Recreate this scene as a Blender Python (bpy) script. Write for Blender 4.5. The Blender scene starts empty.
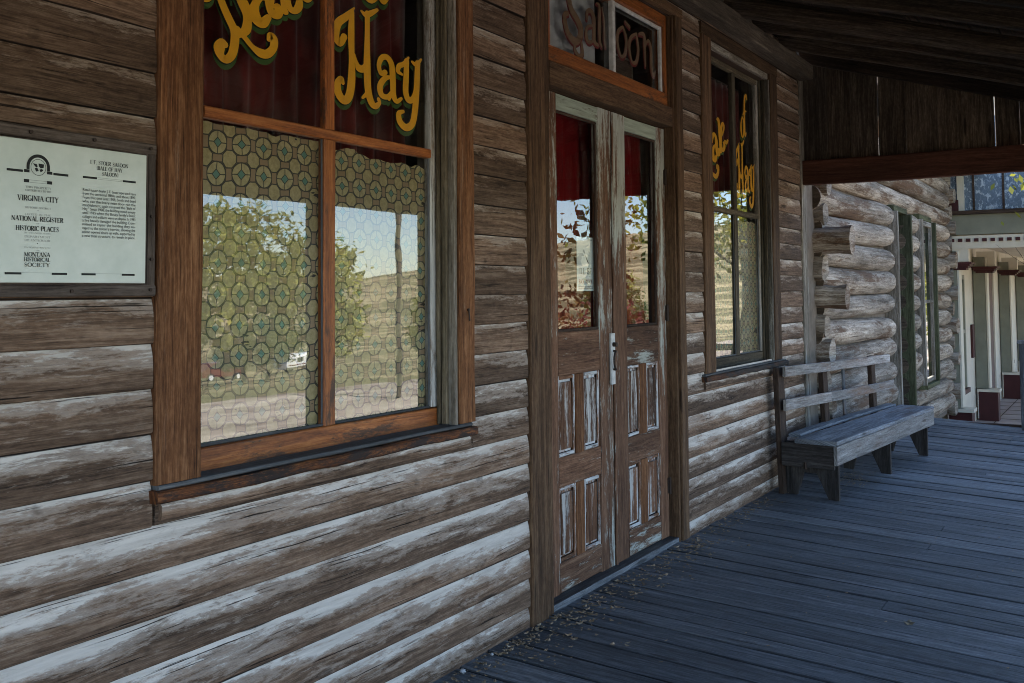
import bpy, bmesh, math, random
from mathutils import Vector, Matrix, noise as mnoise
rnd = random.Random(11)
S = bpy.context.scene
COL = S.collection
V3 = Vector

# ------------------------------------------------------------------ shader helpers
class X:
    """a socket with arithmetic"""
    def __init__(s, t, sock): s.t, s.s = t, sock
    def op(s, o, b=None, c=None):
        n = s.t.nodes.new('ShaderNodeMath'); n.operation = o
        for i, v in enumerate((s, b, c)):
            if v is None: continue
            if isinstance(v, X): s.t.links.new(v.s, n.inputs[i])
            else: n.inputs[i].default_value = v
        return X(s.t, n.outputs[0])
    def __add__(s, b): return s.op('ADD', b)
    def __sub__(s, b): return s.op('SUBTRACT', b)
    def __mul__(s, b): return s.op('MULTIPLY', b)
    def __rmul__(s, b): return s.op('MULTIPLY', b)
    def __radd__(s, b): return s.op('ADD', b)
    def rsub(s, a): return (s * -1.0) + a
    def absv(s): return s.op('ABSOLUTE')
    def lt(s, b): return s.op('LESS_THAN', b)
    def gt(s, b): return s.op('GREATER_THAN', b)
    def mn(s, b): return s.op('MINIMUM', b)
    def mx(s, b): return s.op('MAXIMUM', b)
    def step(s, a, b):
        n = s.t.nodes.new('ShaderNodeMapRange'); n.interpolation_type = 'SMOOTHSTEP'
        s.t.links.new(s.s, n.inputs['Value'])
        n.inputs['From Min'].default_value = a; n.inputs['From Max'].default_value = b
        return X(s.t, n.outputs['Result'])

class Mat:
    def __init__(m, name):
        m.m = bpy.data.materials.new(name); m.m.use_nodes = True
        m.t = m.m.node_tree; m.t.nodes.clear()
        m.out = m.t.nodes.new('ShaderNodeOutputMaterial')
        m.b = m.t.nodes.new('ShaderNodeBsdfPrincipled')
        m.t.links.new(m.b.outputs[0], m.out.inputs[0])
    def n(m, ty): return m.t.nodes.new(ty)
    def L(m, a, b): m.t.links.new(a, b)
    def uv(m, name):
        u = m.n('ShaderNodeUVMap'); u.uv_map = name
        s = m.n('ShaderNodeSeparateXYZ'); m.L(u.outputs[0], s.inputs[0])
        return X(m.t, s.outputs[0]), X(m.t, s.outputs[1])
    def pos(m):
        g = m.n('ShaderNodeNewGeometry'); s = m.n('ShaderNodeSeparateXYZ'); m.L(g.outputs['Position'], s.inputs[0])
        return [X(m.t, s.outputs[i]) for i in range(3)]
    def vec(m, x, y, z):
        c = m.n('ShaderNodeCombineXYZ')
        for i, v in enumerate((x, y, z)):
            if isinstance(v, X): m.L(v.s, c.inputs[i])
            else: c.inputs[i].default_value = v
        return c.outputs[0]
    def noise(m, v, scale=1, detail=4, rough=.55, dist=0):
        n = m.n('ShaderNodeTexNoise'); m.L(v, n.inputs['Vector'])
        n.inputs['Scale'].default_value = scale; n.inputs['Detail'].default_value = detail
        n.inputs['Roughness'].default_value = rough; n.inputs['Distortion'].default_value = dist
        return X(m.t, n.outputs['Fac'])
    def ramp(m, f, stops):
        r = m.n('ShaderNodeValToRGB'); m.L(f.s, r.inputs[0]); e = r.color_ramp.elements
        while len(e) < len(stops): e.new(.5)
        for i, (p, c) in enumerate(stops): e[i].position = p; e[i].color = (*c, 1)
        return r.outputs[0]
    def mix(m, f, a, b, mode='MIX'):
        n = m.n('ShaderNodeMix'); n.data_type = 'RGBA'; n.blend_type = mode
        for k, v in ((0, f), (6, a), (7, b)):
            if isinstance(v, X): m.L(v.s, n.inputs[k])
            elif isinstance(v, (int, float)): n.inputs[k].default_value = v
            elif isinstance(v, tuple): n.inputs[k].default_value = (*v, 1)
            else: m.L(v, n.inputs[k])
        return n.outputs[2]
    def bump(m, h, strength=.5, dist=.01):
        b = m.n('ShaderNodeBump'); m.L(h.s, b.inputs['Height'])
        b.inputs['Strength'].default_value = strength; b.inputs['Distance'].default_value = dist
        m.L(b.outputs[0], m.b.inputs['Normal'])
    def fin(m, col, rough=.8, spec=.3, metal=0):
        if isinstance(col, tuple): m.b.inputs['Base Color'].default_value = (*col, 1)
        else: m.L(col, m.b.inputs['Base Color'])
        if isinstance(rough, X): m.L(rough.s, m.b.inputs['Roughness'])
        else: m.b.inputs['Roughness'].default_value = rough
        m.b.inputs['Specular IOR Level'].default_value = spec
        m.b.inputs['Metallic'].default_value = metal
        return m.m

def wood(name, dark, mid, light, paint=None, bias=0., fr=0., zr=None, soft=.10, bump=.6, crack=.5, rough=.85, spec=.25, tint=.5, blot=.5, gs=1.0, knots=True, pn=(2.2, 22), wear=None, edge=0, pa=1.0, pr=0.):
    """weathered wood. uv = metres along / across the grain, bd = (fraction across the board, random per board)"""
    m = Mat(name)
    u, v = m.uv('uv'); f, r = m.uv('bd')
    rz = r * 57.0
    wob = m.noise(m.vec(u * 1.3, v * 4.0, rz), 1, 2) - .5
    vv = v + wob * .035
    if knots:
        vo = m.n('ShaderNodeTexVoronoi'); m.L(m.vec(u * 1.15, v * 7.0, rz), vo.inputs['Vector']); vo.inputs['Scale'].default_value = 1
        kd = X(m.t, vo.outputs['Distance'])
        kn = kd.step(.05, .11).rsub(1.0)
        swirl = kd.step(.0, .38).rsub(1.0)
        vv = vv + swirl * .012
    g1 = m.noise(m.vec(u * (2.4 * gs), vv * (46 * gs), rz), 1, 8, .70, .5)
    g2 = m.noise(m.vec(u * 7.0, vv * 260.0, rz), 1, 3, .6)
    g3 = m.noise(m.vec(u * 26.0, v * 75.0, rz), 1, 3, .7)
    g = g1 * .50 + g2 * .28 + g3 * .22
    col = m.ramp(g, [(.36, dark), (.5, mid), (.64, light)])
    big = m.noise(m.vec(u * .9, v * 5.0, rz), 1, 4, .6)
    col = m.mix(1.0, col, m.ramp(big, [(.3, (1 - blot,) * 3), (.7, (1 + blot * .35,) * 3)]), 'MULTIPLY')
    col = m.mix(1.0, col, m.ramp(r, [(0, (1 - tint, 1 - tint * .95, 1 - tint * .9)), (1, (1.15, 1.15, 1.15))]), 'MULTIPLY')
    h = g1 * .5 + g2 * .5
    if knots: col = m.mix(kn * .8, col, tuple(c * .5 for c in dark))
    if paint:
        pm = m.noise(m.vec(u * pn[0], vv * pn[1], rz + 9.0), 1, 9, .74, .3) * .80 + m.noise(m.vec(u * 40.0, vv * 150.0, rz), 1, 4, .7) * .20
        pm = (pm - .5) * pa + .5 + (r * 7.3).op('FRACT') * pr - pr * .5
        pm = pm + f * fr + bias + (m.noise(m.vec(u * .7, v * 1.2, rz * .37), 1, 2) - .5) * .5
        if zr:
            x_, y_, z_ = m.pos()
            pm = pm + z_.step(zr[0], zr[1]) * zr[2]
        pk = pm.step(.5 - soft, .5 + soft)
        pcol = m.mix(1.0, paint, m.ramp(m.noise(m.vec(u * 5.0, vv * 60.0, rz), 1, 4), [(.3, (.72, .71, .70)), (.65, (1.05, 1.05, 1.05))]), 'MULTIPLY')
        if pa > 1: col = m.mix((pm + .22).step(.5 - soft, .5 + soft) * .55, col, m.mix(.5, light, tuple(c * .8 for c in paint)))
        col = m.mix(pk * .93, col, pcol)
        h = h * (pk * -.5 + 1.0) + pk * .25
    ck = m.noise(m.vec(u * 2.0, vv * 150.0, rz + 3.0), 1, 3, .55).step(.655, .70)
    col = m.mix(ck * crack, col, tuple(c * .25 for c in dark))
    if wear:
        # dark stains and dirt spots
        st = m.noise(m.vec(u * 9.0, v * 14.0, rz + 5.0), 1, 3, .6).step(.62, .74)
        col = m.mix(st * wear, col, tuple(c * .4 for c in dark))
    if edge:  # joint dirt plus the shade of gaps and board lips, put into the colour
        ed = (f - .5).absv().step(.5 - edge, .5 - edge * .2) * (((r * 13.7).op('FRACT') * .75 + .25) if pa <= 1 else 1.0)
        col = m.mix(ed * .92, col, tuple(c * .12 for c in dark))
    h = h - ck * .7
    m.bump(h, bump, .006)
    return m.fin(col, rough, spec)

# ------------------------------------------------------------------ mesh builder
class MB:
    def __init__(s): s.v = []; s.f = []; s.u = []; s.b = []; s.mi = []
    def face(s, pts, uvs=None, bds=None, mi=0):
        k = len(s.v); s.v += [tuple(p) for p in pts]; n = len(pts)
        s.f.append(tuple(range(k, k + n)))
        s.u += uvs or [(p[0] + p[1], p[2]) for p in pts]
        s.b += bds or [(.5, .5)] * n
        s.mi.append(mi)
    def idx(s, verts, faces, uvf, bdf, mi=0):
        """shared verts; uvf(fi,ci,vi) gives uv"""
        k = len(s.v); s.v += [tuple(p) for p in verts]
        for fi, fc in enumerate(faces):
            s.f.append(tuple(k + i for i in fc)); s.mi.append(mi)
            for ci, i in enumerate(fc): s.u.append(uvf(fi, ci, i)); s.b.append(bdf(fi, ci, i))
    def build(s, name, mats, parent=None, smooth=False):
        o0 = V3((0, 0, 0)); p = parent
        while p: o0 += V3(p.location); p = p.parent
        me = bpy.data.meshes.new(name)
        me.from_pydata([tuple(V3(q) - o0) for q in s.v], [], s.f)
        a = me.uv_layers.new(name='uv'); b = me.uv_layers.new(name='bd')
        a.data.foreach_set('uv', [c for q in s.u for c in q]); b.data.foreach_set('uv', [c for q in s.b for c in q])
        if not isinstance(mats, (list, tuple)): mats = [mats]
        for m in mats: me.materials.append(m)
        me.polygons.foreach_set('material_index', s.mi)
        if smooth: me.polygons.foreach_set('use_smooth', [True] * len(me.polygons))
        me.update()
        o = bpy.data.objects.new(name, me); COL.objects.link(o)
        if parent: o.parent = parent
        return o

def tag(o, label=None, cat=None, group=None, kind=None):
    if label: o['label'] = label
    if cat: o['category'] = cat
    if group: o['group'] = group
    if kind: o['kind'] = kind
    return o
def empty(name, loc, label, cat, group=None):
    o = bpy.data.objects.new(name, None); COL.objects.link(o); o.location = loc
    o.empty_display_size = .2
    return tag(o, label, cat, group)

def sweep(mb, p0, p1, w, t, prof, seg=.35, jit=.0015, r=None, mi=0, caps=True, warp=None, off=None, closed=True, fracs=None):
    """sweep a closed profile [(a along w, b along t)] from p0 to p1 (uv along the axis)"""
    p0, p1, w, t = V3(p0), V3(p1), V3(w).normalized(), V3(t).normalized()
    L = (p1 - p0).length; n = max(1, int(L / seg)); r = rnd.random() if r is None else r
    uo = rnd.random() * 20 if off is None else off
    m = len(prof); verts = []
    amin = min(a for a, b in prof); amax = max(a for a, b in prof)
    per = [0]
    for i in range(m):
        a, b = prof[i], prof[(i + 1) % m]; per.append(per[-1] + math.hypot(a[0] - b[0], a[1] - b[1]))
    for i in range(n + 1):
        k = i / n; c = p0.lerp(p1, k)
        if warp: c = c + warp(k)
        ja, jb = rnd.uniform(-jit, jit), rnd.uniform(-jit, jit)
        for (a, b) in prof:
            verts.append(c + w * (a + ja + rnd.uniform(-jit, jit) * .4) + t * (b + jb + rnd.uniform(-jit, jit) * .3))
    faces = []; info = []
    rng = range(m) if closed else range(m - 1)
    for i in range(n):
        for j in rng:
            j2 = (j + 1) % m
            faces.append((i * m + j, i * m + j2, (i + 1) * m + j2, (i + 1) * m + j)); info.append((i, j))
    def fr(j): return fracs[j] if fracs else (prof[j][0] - amin) / max(1e-6, amax - amin)
    def uvf(fi, ci, vi):
        i, j = info[fi]; jj = (0, 1, 1, 0)[ci]; ii = (0, 0, 1, 1)[ci]
        return (uo + (i + ii) / n * L, per[j + jj])
    def bdf(fi, ci, vi):
        i, j = info[fi]; jj = (j + (0, 1, 1, 0)[ci]) % m
        return (fr(jj), r)
    mb.idx(verts, faces, uvf, bdf, mi)
    if caps:
        for base, rev in ((0, True), (n * m, False)):
            pts = [verts[base + j] for j in range(m)]; uv = [(uo + prof[j][0] * .3, prof[j][1] * 3 + prof[j][0]) for j in range(m)]
            if rev: pts = pts[::-1]; uv = uv[::-1]
            mb.face(pts, uv, [(.3, r)] * m, mi)

def rect(W, T, c=.004):
    a, b = W / 2, T / 2; c = min(c, a * .9, b * .9)
    return [(-a + c, -b), (a - c, -b), (a, -b + c), (a, b - c), (a - c, b), (-a + c, b), (-a, b - c), (-a, -b + c)]
def plank(mb, p0, p1, w, t, W, T, c=.004, **k): sweep(mb, p0, p1, w, t, rect(W, T, c), **k)
def boxw(mb, x0, x1, y0, y1, z0, z1, axis=None, c=.004, **k):
    """chamfered timber filling a box, grain along its longest side"""
    d = (x1 - x0, y1 - y0, z1 - z0); a = axis if axis is not None else d.index(max(d))
    cx, cy, cz = (x0 + x1) / 2, (y0 + y1) / 2, (z0 + z1) / 2
    if a == 0: plank(mb, (x0, cy, cz), (x1, cy, cz), (0, 0, 1), (0, -1, 0), d[2], d[1], c, **k)
    elif a == 1: plank(mb, (cx, y0, cz), (cx, y1, cz), (1, 0, 0), (0, 0, 1), d[0], d[2], c, **k)
    else: plank(mb, (cx, cy, z0), (cx, cy, z1), (1, 0, 0), (0, 1, 0), d[0], d[1], c, **k)
def quad(mb, a, b, c, d, mi=0):
    mb.face([a, b, c, d], [(0, 0), (1, 0), (1, 1), (0, 1)], None, mi)
def solid(mb, x0, x1, y0, y1, z0, z1, mi=0):
    p = [V3((x, y, z)) for x in (x0, x1) for y in (y0, y1) for z in (z0, z1)]
    for f in ((0, 1, 3, 2), (4, 6, 7, 5), (0, 4, 5, 1), (2, 3, 7, 6), (0, 2, 6, 4), (1, 5, 7, 3)):
        pts = [p[i] for i in f]
        n = (pts[1] - pts[0]).cross(pts[2] - pts[0])
        if abs(n.z) > max(abs(n.x), abs(n.y)): uv = [(q.x, q.y) for q in pts]
        elif abs(n.y) > abs(n.x): uv = [(q.x, q.z) for q in pts]
        else: uv = [(q.y, q.z) for q in pts]
        mb.face(pts, uv, None, mi)
def cyl(mb, p0, p1, r0, r1=None, n=12, mi=0, caps=True, wob=0, seg=1, r=None):
    p0, p1 = V3(p0), V3(p1); r1 = r0 if r1 is None else r1; ax = (p1 - p0).normalized(); L = (p1 - p0).length
    w = ax.orthogonal().normalized(); t = ax.cross(w); vs = []; r = rnd.random() if r is None else r
    sd = rnd.random() * 100
    for i in range(seg + 1):
        k = i / seg; c = p0.lerp(p1, k); rr = r0 + (r1 - r0) * k
        for j in range(n):
            a = 2 * math.pi * j / n
            q = rr * (1 + (wob * mnoise.noise(V3((i * .5 + sd, math.cos(a), math.sin(a)))) if wob else 0))
            vs.append(c + (w * math.cos(a) + t * math.sin(a)) * q)
    fs = [(i * n + j, i * n + (j + 1) % n, (i + 1) * n + (j + 1) % n, (i + 1) * n + j) for i in range(seg) for j in range(n)]
    inf = [(i, j) for i in range(seg) for j in range(n)]
    c_ = 2 * math.pi * r0 / n
    mb.idx(vs, fs, lambda fi, ci, vi: (sd + (inf[fi][0] + (0, 0, 1, 1)[ci]) / seg * L, (inf[fi][1] + (0, 1, 1, 0)[ci]) * c_), lambda fi, ci, vi: (.5, r), mi)
    if caps:
        mb.face([vs[j] for j in range(n)][::-1], None, [(.5, r)] * n, mi); mb.face([vs[seg * n + j] for j in range(n)], None, [(.5, r)] * n, mi)
def plain(name, c, rough=.7, spec=.3, metal=0, var=.25, sc=6.):
    m = Mat(name); x, y, z = m.pos()
    n = m.noise(m.vec(x, y, z), sc, 5, .6)
    col = m.mix(1.0, c, m.ramp(n, [(.3, (1 - var,) * 3), (.7, (1 + var * .3,) * 3)]), 'MULTIPLY')
    m.bump(n, .15, .005)
    return m.fin(col, rough, spec, metal)

def each(name, mat, parent, boxes, **k):
    """one object per timber"""
    for q in boxes:
        kk = dict(k)
        if len(q) > 6: kk['axis'] = q[6]
        m_ = MB(); boxw(m_, *q[:6], **kk); o = m_.build(name, mat, parent)
    return o
# ribbons for painted lettering
def catmull(P, n=7):
    out = []
    for i in range(len(P) - 1):
        a, b, c, d = P[max(i - 1, 0)], P[i], P[i + 1], P[min(i + 2, len(P) - 1)]
        for k in range(n):
            t = k / n
            out.append(tuple(.5 * ((2 * b[q]) + (-a[q] + c[q]) * t + (2 * a[q] - 5 * b[q] + 4 * c[q] - d[q]) * t * t + (-a[q] + 3 * b[q] - 3 * c[q] + d[q]) * t ** 3) for q in range(3)))
    out.append(P[-1]); return out
def ribbons(mb, strokes, y, dx=0, dz=0, grow=0, fx=None, ax=1.42, fz=None):
    for si, s in enumerate(strokes):
        P = catmull(s); yy = y - si * .00012
        L, R_ = [], []
        for i, p in enumerate(P):
            a, b = P[max(i - 1, 0)], P[min(i + 1, len(P) - 1)]
            d = V3((b[0] - a[0], b[1] - a[1])); d = d.normalized() if d.length > 1e-6 else V3((1, 0))
            r = max(.0015, p[2]) + grow
            d = V3((d.x / ax, d.y)).normalized(); L.append((p[0] - d.y * r * ax, p[1] + d.x * r)); R_.append((p[0] + d.y * r * ax, p[1] - d.x * r))
        g = lambda q: V3(((fx(q[0]) if fx else q[0]) + dx, yy, (fz(q[1]) if fz else q[1]) + dz))
        for i in range(len(P) - 1):
            mb.face([g(L[i]), g(R_[i]), g(R_[i + 1]), g(L[i + 1])])
        for e, (p, y2) in enumerate(((P[0], yy - .00004), (P[-1], yy - .00008))):
            r = max(.0015, p[2]) + grow
            mb.face([V3(((fx(p[0] + ax * r * math.cos(a)) if fx else p[0] + ax * r * math.cos(a)) + dx, y2, (fz(p[1] + r * math.sin(a)) if fz else p[1] + r * math.sin(a)) + dz)) for a in [2 * math.pi * k / 14 for k in range(14)]])
BALE= [[(2.159, 2.577, 0.0109), (2.168, 2.523, 0.0094), (2.188, 2.466, 0.0107), (2.208, 2.427, 0.0115), (2.231, 2.392, 0.0123), (2.255, 2.357, 0.0127), (2.259, 2.322, 0.0131), (2.247, 2.275, 0.0127), (2.221, 2.253, 0.0123), (2.198, 2.265, 0.0123), (2.194, 2.288, 0.0164), (2.204, 2.308, 0.0107), (2.214, 2.301, 0.012)], [(2.126, 2.533, 0.0066), (2.148, 2.579, 0.0088), (2.192, 2.609, 0.0149), (2.238, 2.605, 0.0139), (2.262, 2.571, 0.0112), (2.244, 2.525, 0.0117), (2.21, 2.49, 0.0066)], [(2.205, 2.488, 0.0066), (2.256, 2.484, 0.0105), (2.295, 2.452, 0.0179), (2.312, 2.411, 0.0135), (2.306, 2.368, 0.0144), (2.272, 2.342, 0.0082)], [(2.245, 2.458, 0.0033), (2.239, 2.493, 0.0033)], [(2.269, 2.365, 0.0082), (2.305, 2.339, 0.0086), (2.335, 2.318, 0.009), (2.372, 2.305, 0.0153), (2.404, 2.309, 0.0139), (2.43, 2.335, 0.0123), (2.431, 2.363, 0.0142), (2.417, 2.373, 0.012), (2.409, 2.358, 0.0074)], [(2.111, 2.472, 0.0057), (2.119, 2.435, 0.0109), (2.141, 2.43, 0.009), (2.16, 2.45, 0.0084), (2.154, 2.471, 0.0066)], [(2.334, 2.517, 0.009), (2.336, 2.543, 0.0142), (2.367, 2.568, 0.0123), (2.398, 2.553, 0.0127), (2.409, 2.513, 0.0175), (2.412, 2.467, 0.0127), (2.424, 2.45, 0.0123), (2.445, 2.452, 0.0153), (2.456, 2.469, 0.0142), (2.45, 2.483, 0.0088), (2.439, 2.478, 0.0093)], [(2.402, 2.497, 0.0088), (2.368, 2.491, 0.0104), (2.345, 2.46, 0.013), (2.342, 2.429, 0.0191), (2.358, 2.411, 0.018), (2.381, 2.409, 0.0164), (2.405, 2.433, 0.0107)], [(2.429, 2.669, 0.0088), (2.452, 2.671, 0.012), (2.462, 2.626, 0.014), (2.468, 2.557, 0.01), (2.476, 2.492, 0.0092), (2.485, 2.471, 0.0109)], [(2.498, 2.569, 0.0066), (2.534, 2.603, 0.0078), (2.551, 2.639, 0.0089), (2.532, 2.658, 0.0101), (2.506, 2.636, 0.0115), (2.493, 2.587, 0.0133), (2.493, 2.525, 0.0109), (2.506, 2.49, 0.0113), (2.53, 2.485, 0.0109), (2.55, 2.505, 0.0133), (2.553, 2.53, 0.0111), (2.54, 2.534, 0.0088)], [(2.567, 2.548, 0.0098), (2.591, 2.539, 0.0098), (2.617, 2.558, 0.0088)]]
HAY= [[(2.788, 2.45, 0.0123), (2.764, 2.419, 0.0112), (2.74, 2.446, 0.0149), (2.755, 2.494, 0.0141), (2.8, 2.529, 0.0123), (2.844, 2.571, 0.0033)], [(2.832, 2.553, 0.0088), (2.827, 2.473, 0.0129), (2.83, 2.383, 0.0112), (2.83, 2.3, 0.0149), (2.817, 2.236, 0.0149), (2.788, 2.212, 0.0149), (2.757, 2.234, 0.0149), (2.752, 2.268, 0.0126), (2.771, 2.291, 0.01), (2.781, 2.276, 0.007)], [(2.837, 2.392, 0.0105), (2.857, 2.367, 0.007), (2.872, 2.349, 0.0149), (2.9, 2.353, 0.0123), (2.92, 2.384, 0.007)], [(2.885, 2.569, 0.0046), (2.91, 2.561, 0.0105), (2.939, 2.573, 0.0105), (2.978, 2.596, 0.0061)], [(2.92, 2.569, 0.0105), (2.919, 2.477, 0.0105), (2.918, 2.375, 0.0141), (2.923, 2.283, 0.0141), (2.941, 2.233, 0.0141), (2.967, 2.219, 0.0125), (2.991, 2.235, 0.0076), (2.986, 2.249, 0.007)], [(2.892, 2.239, 0.0053), (2.92, 2.261, 0.0088)], [(3.026, 2.361, 0.0105), (3.002, 2.352, 0.0094), (2.988, 2.38, 0.0094), (3.005, 2.413, 0.0105), (3.038, 2.422, 0.0117), (3.066, 2.399, 0.0126), (3.074, 2.344, 0.0132), (3.078, 2.283, 0.012), (3.097, 2.258, 0.0097), (3.128, 2.274, 0.0061)], [(3.07, 2.35, 0.0053), (3.026, 2.337, 0.0102), (2.995, 2.302, 0.0119), (3.004, 2.269, 0.0116), (3.042, 2.267, 0.0098), (3.072, 2.295, 0.007)], [(3.05, 2.257, 0.0053), (3.069, 2.286, 0.007)], [(3.175, 2.448, 0.0044), (3.142, 2.416, 0.0088), (3.114, 2.402, 0.0105), (3.106, 2.38, 0.0088), (3.132, 2.372, 0.0053)], [(3.162, 2.431, 0.0114), (3.159, 2.368, 0.0125), (3.156, 2.305, 0.013), (3.176, 2.275, 0.0125), (3.208, 2.291, 0.0109), (3.229, 2.344, 0.0088)], [(3.2, 2.435, 0.0061), (3.226, 2.429, 0.0088), (3.259, 2.457, 0.0044)], [(3.235, 2.436, 0.0123), (3.229, 2.344, 0.0135), (3.217, 2.243, 0.0137), (3.199, 2.185, 0.0134), (3.159, 2.162, 0.0147), (3.119, 2.179, 0.0134), (3.111, 2.211, 0.0108), (3.139, 2.224, 0.007)], [(2.936, 2.754, 0.0059), (2.9, 2.697, 0.0114), (2.91, 2.636, 0.0123), (2.945, 2.621, 0.0079), (2.978, 2.661, 0.0117), (2.978, 2.731, 0.0108), (2.936, 2.754, 0.0059)], [(3.077, 2.892, 0.0088), (3.057, 2.915, 0.01), (3.018, 2.894, 0.0113), (3.002, 2.833, 0.0124), (2.999, 2.728, 0.013), (3.002, 2.655, 0.0122), (3.015, 2.636, 0.0102), (3.04, 2.655, 0.007)], [(2.956, 2.772, 0.0044), (3.002, 2.798, 0.0079), (3.057, 2.805, 0.0044)]]
SAL_L= [[(4.645, 3.089, 0.015), (4.583, 3.096, 0.0144), (4.535, 3.039, 0.0196), (4.557, 2.978, 0.0206), (4.618, 2.941, 0.0214), (4.664, 2.892, 0.0217), (4.639, 2.835, 0.0181), (4.584, 2.815, 0.0217), (4.516, 2.845, 0.0181), (4.487, 2.896, 0.0174), (4.487, 2.933, 0.0143), (4.518, 2.947, 0.0133)], [(4.591, 2.802, 0.01), (4.598, 2.767, 0.0115), (4.637, 2.745, 0.0132), (4.677, 2.768, 0.0129), (4.67, 2.819, 0.0097)], [(4.73, 2.967, 0.0083), (4.739, 3.007, 0.0117), (4.781, 3.021, 0.0145), (4.813, 2.994, 0.0167), (4.817, 2.934, 0.0139), (4.818, 2.865, 0.0145), (4.86, 2.851, 0.01)], [(4.812, 2.948, 0.0067), (4.737, 2.924, 0.0087), (4.723, 2.875, 0.0133), (4.752, 2.844, 0.0111), (4.81, 2.864, 0.007)], [(4.849, 3.08, 0.0056), (4.883, 3.073, 0.0097), (4.886, 2.988, 0.0142), (4.883, 2.887, 0.0111), (4.906, 2.853, 0.0083)], [(4.917, 3.073, 0.005), (4.941, 2.993, 0.0083), (4.942, 2.899, 0.0095), (4.954, 2.863, 0.0083)], [(5.184, 3.024, 0.0083), (5.122, 2.986, 0.0117), (5.107, 2.919, 0.0122), (5.151, 2.848, 0.01), (5.208, 2.875, 0.0122), (5.229, 2.961, 0.0117), (5.184, 3.024, 0.0083)], [(5.214, 3.063, 0.0067), (5.27, 3.044, 0.0117)], [(5.367, 3.024, 0.0083), (5.287, 2.982, 0.0117), (5.266, 2.912, 0.0122), (5.302, 2.845, 0.01), (5.361, 2.857, 0.0122), (5.393, 2.938, 0.0117), (5.367, 3.024, 0.0083)], [(5.406, 3.032, 0.0078), (5.477, 3.039, 0.0136), (5.484, 2.957, 0.0133), (5.491, 2.857, 0.0083)], [(5.485, 2.974, 0.0067), (5.538, 3.019, 0.0107), (5.578, 2.976, 0.0127), (5.58, 2.865, 0.0127), (5.614, 2.82, 0.0107), (5.647, 2.861, 0.0067)]]
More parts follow.
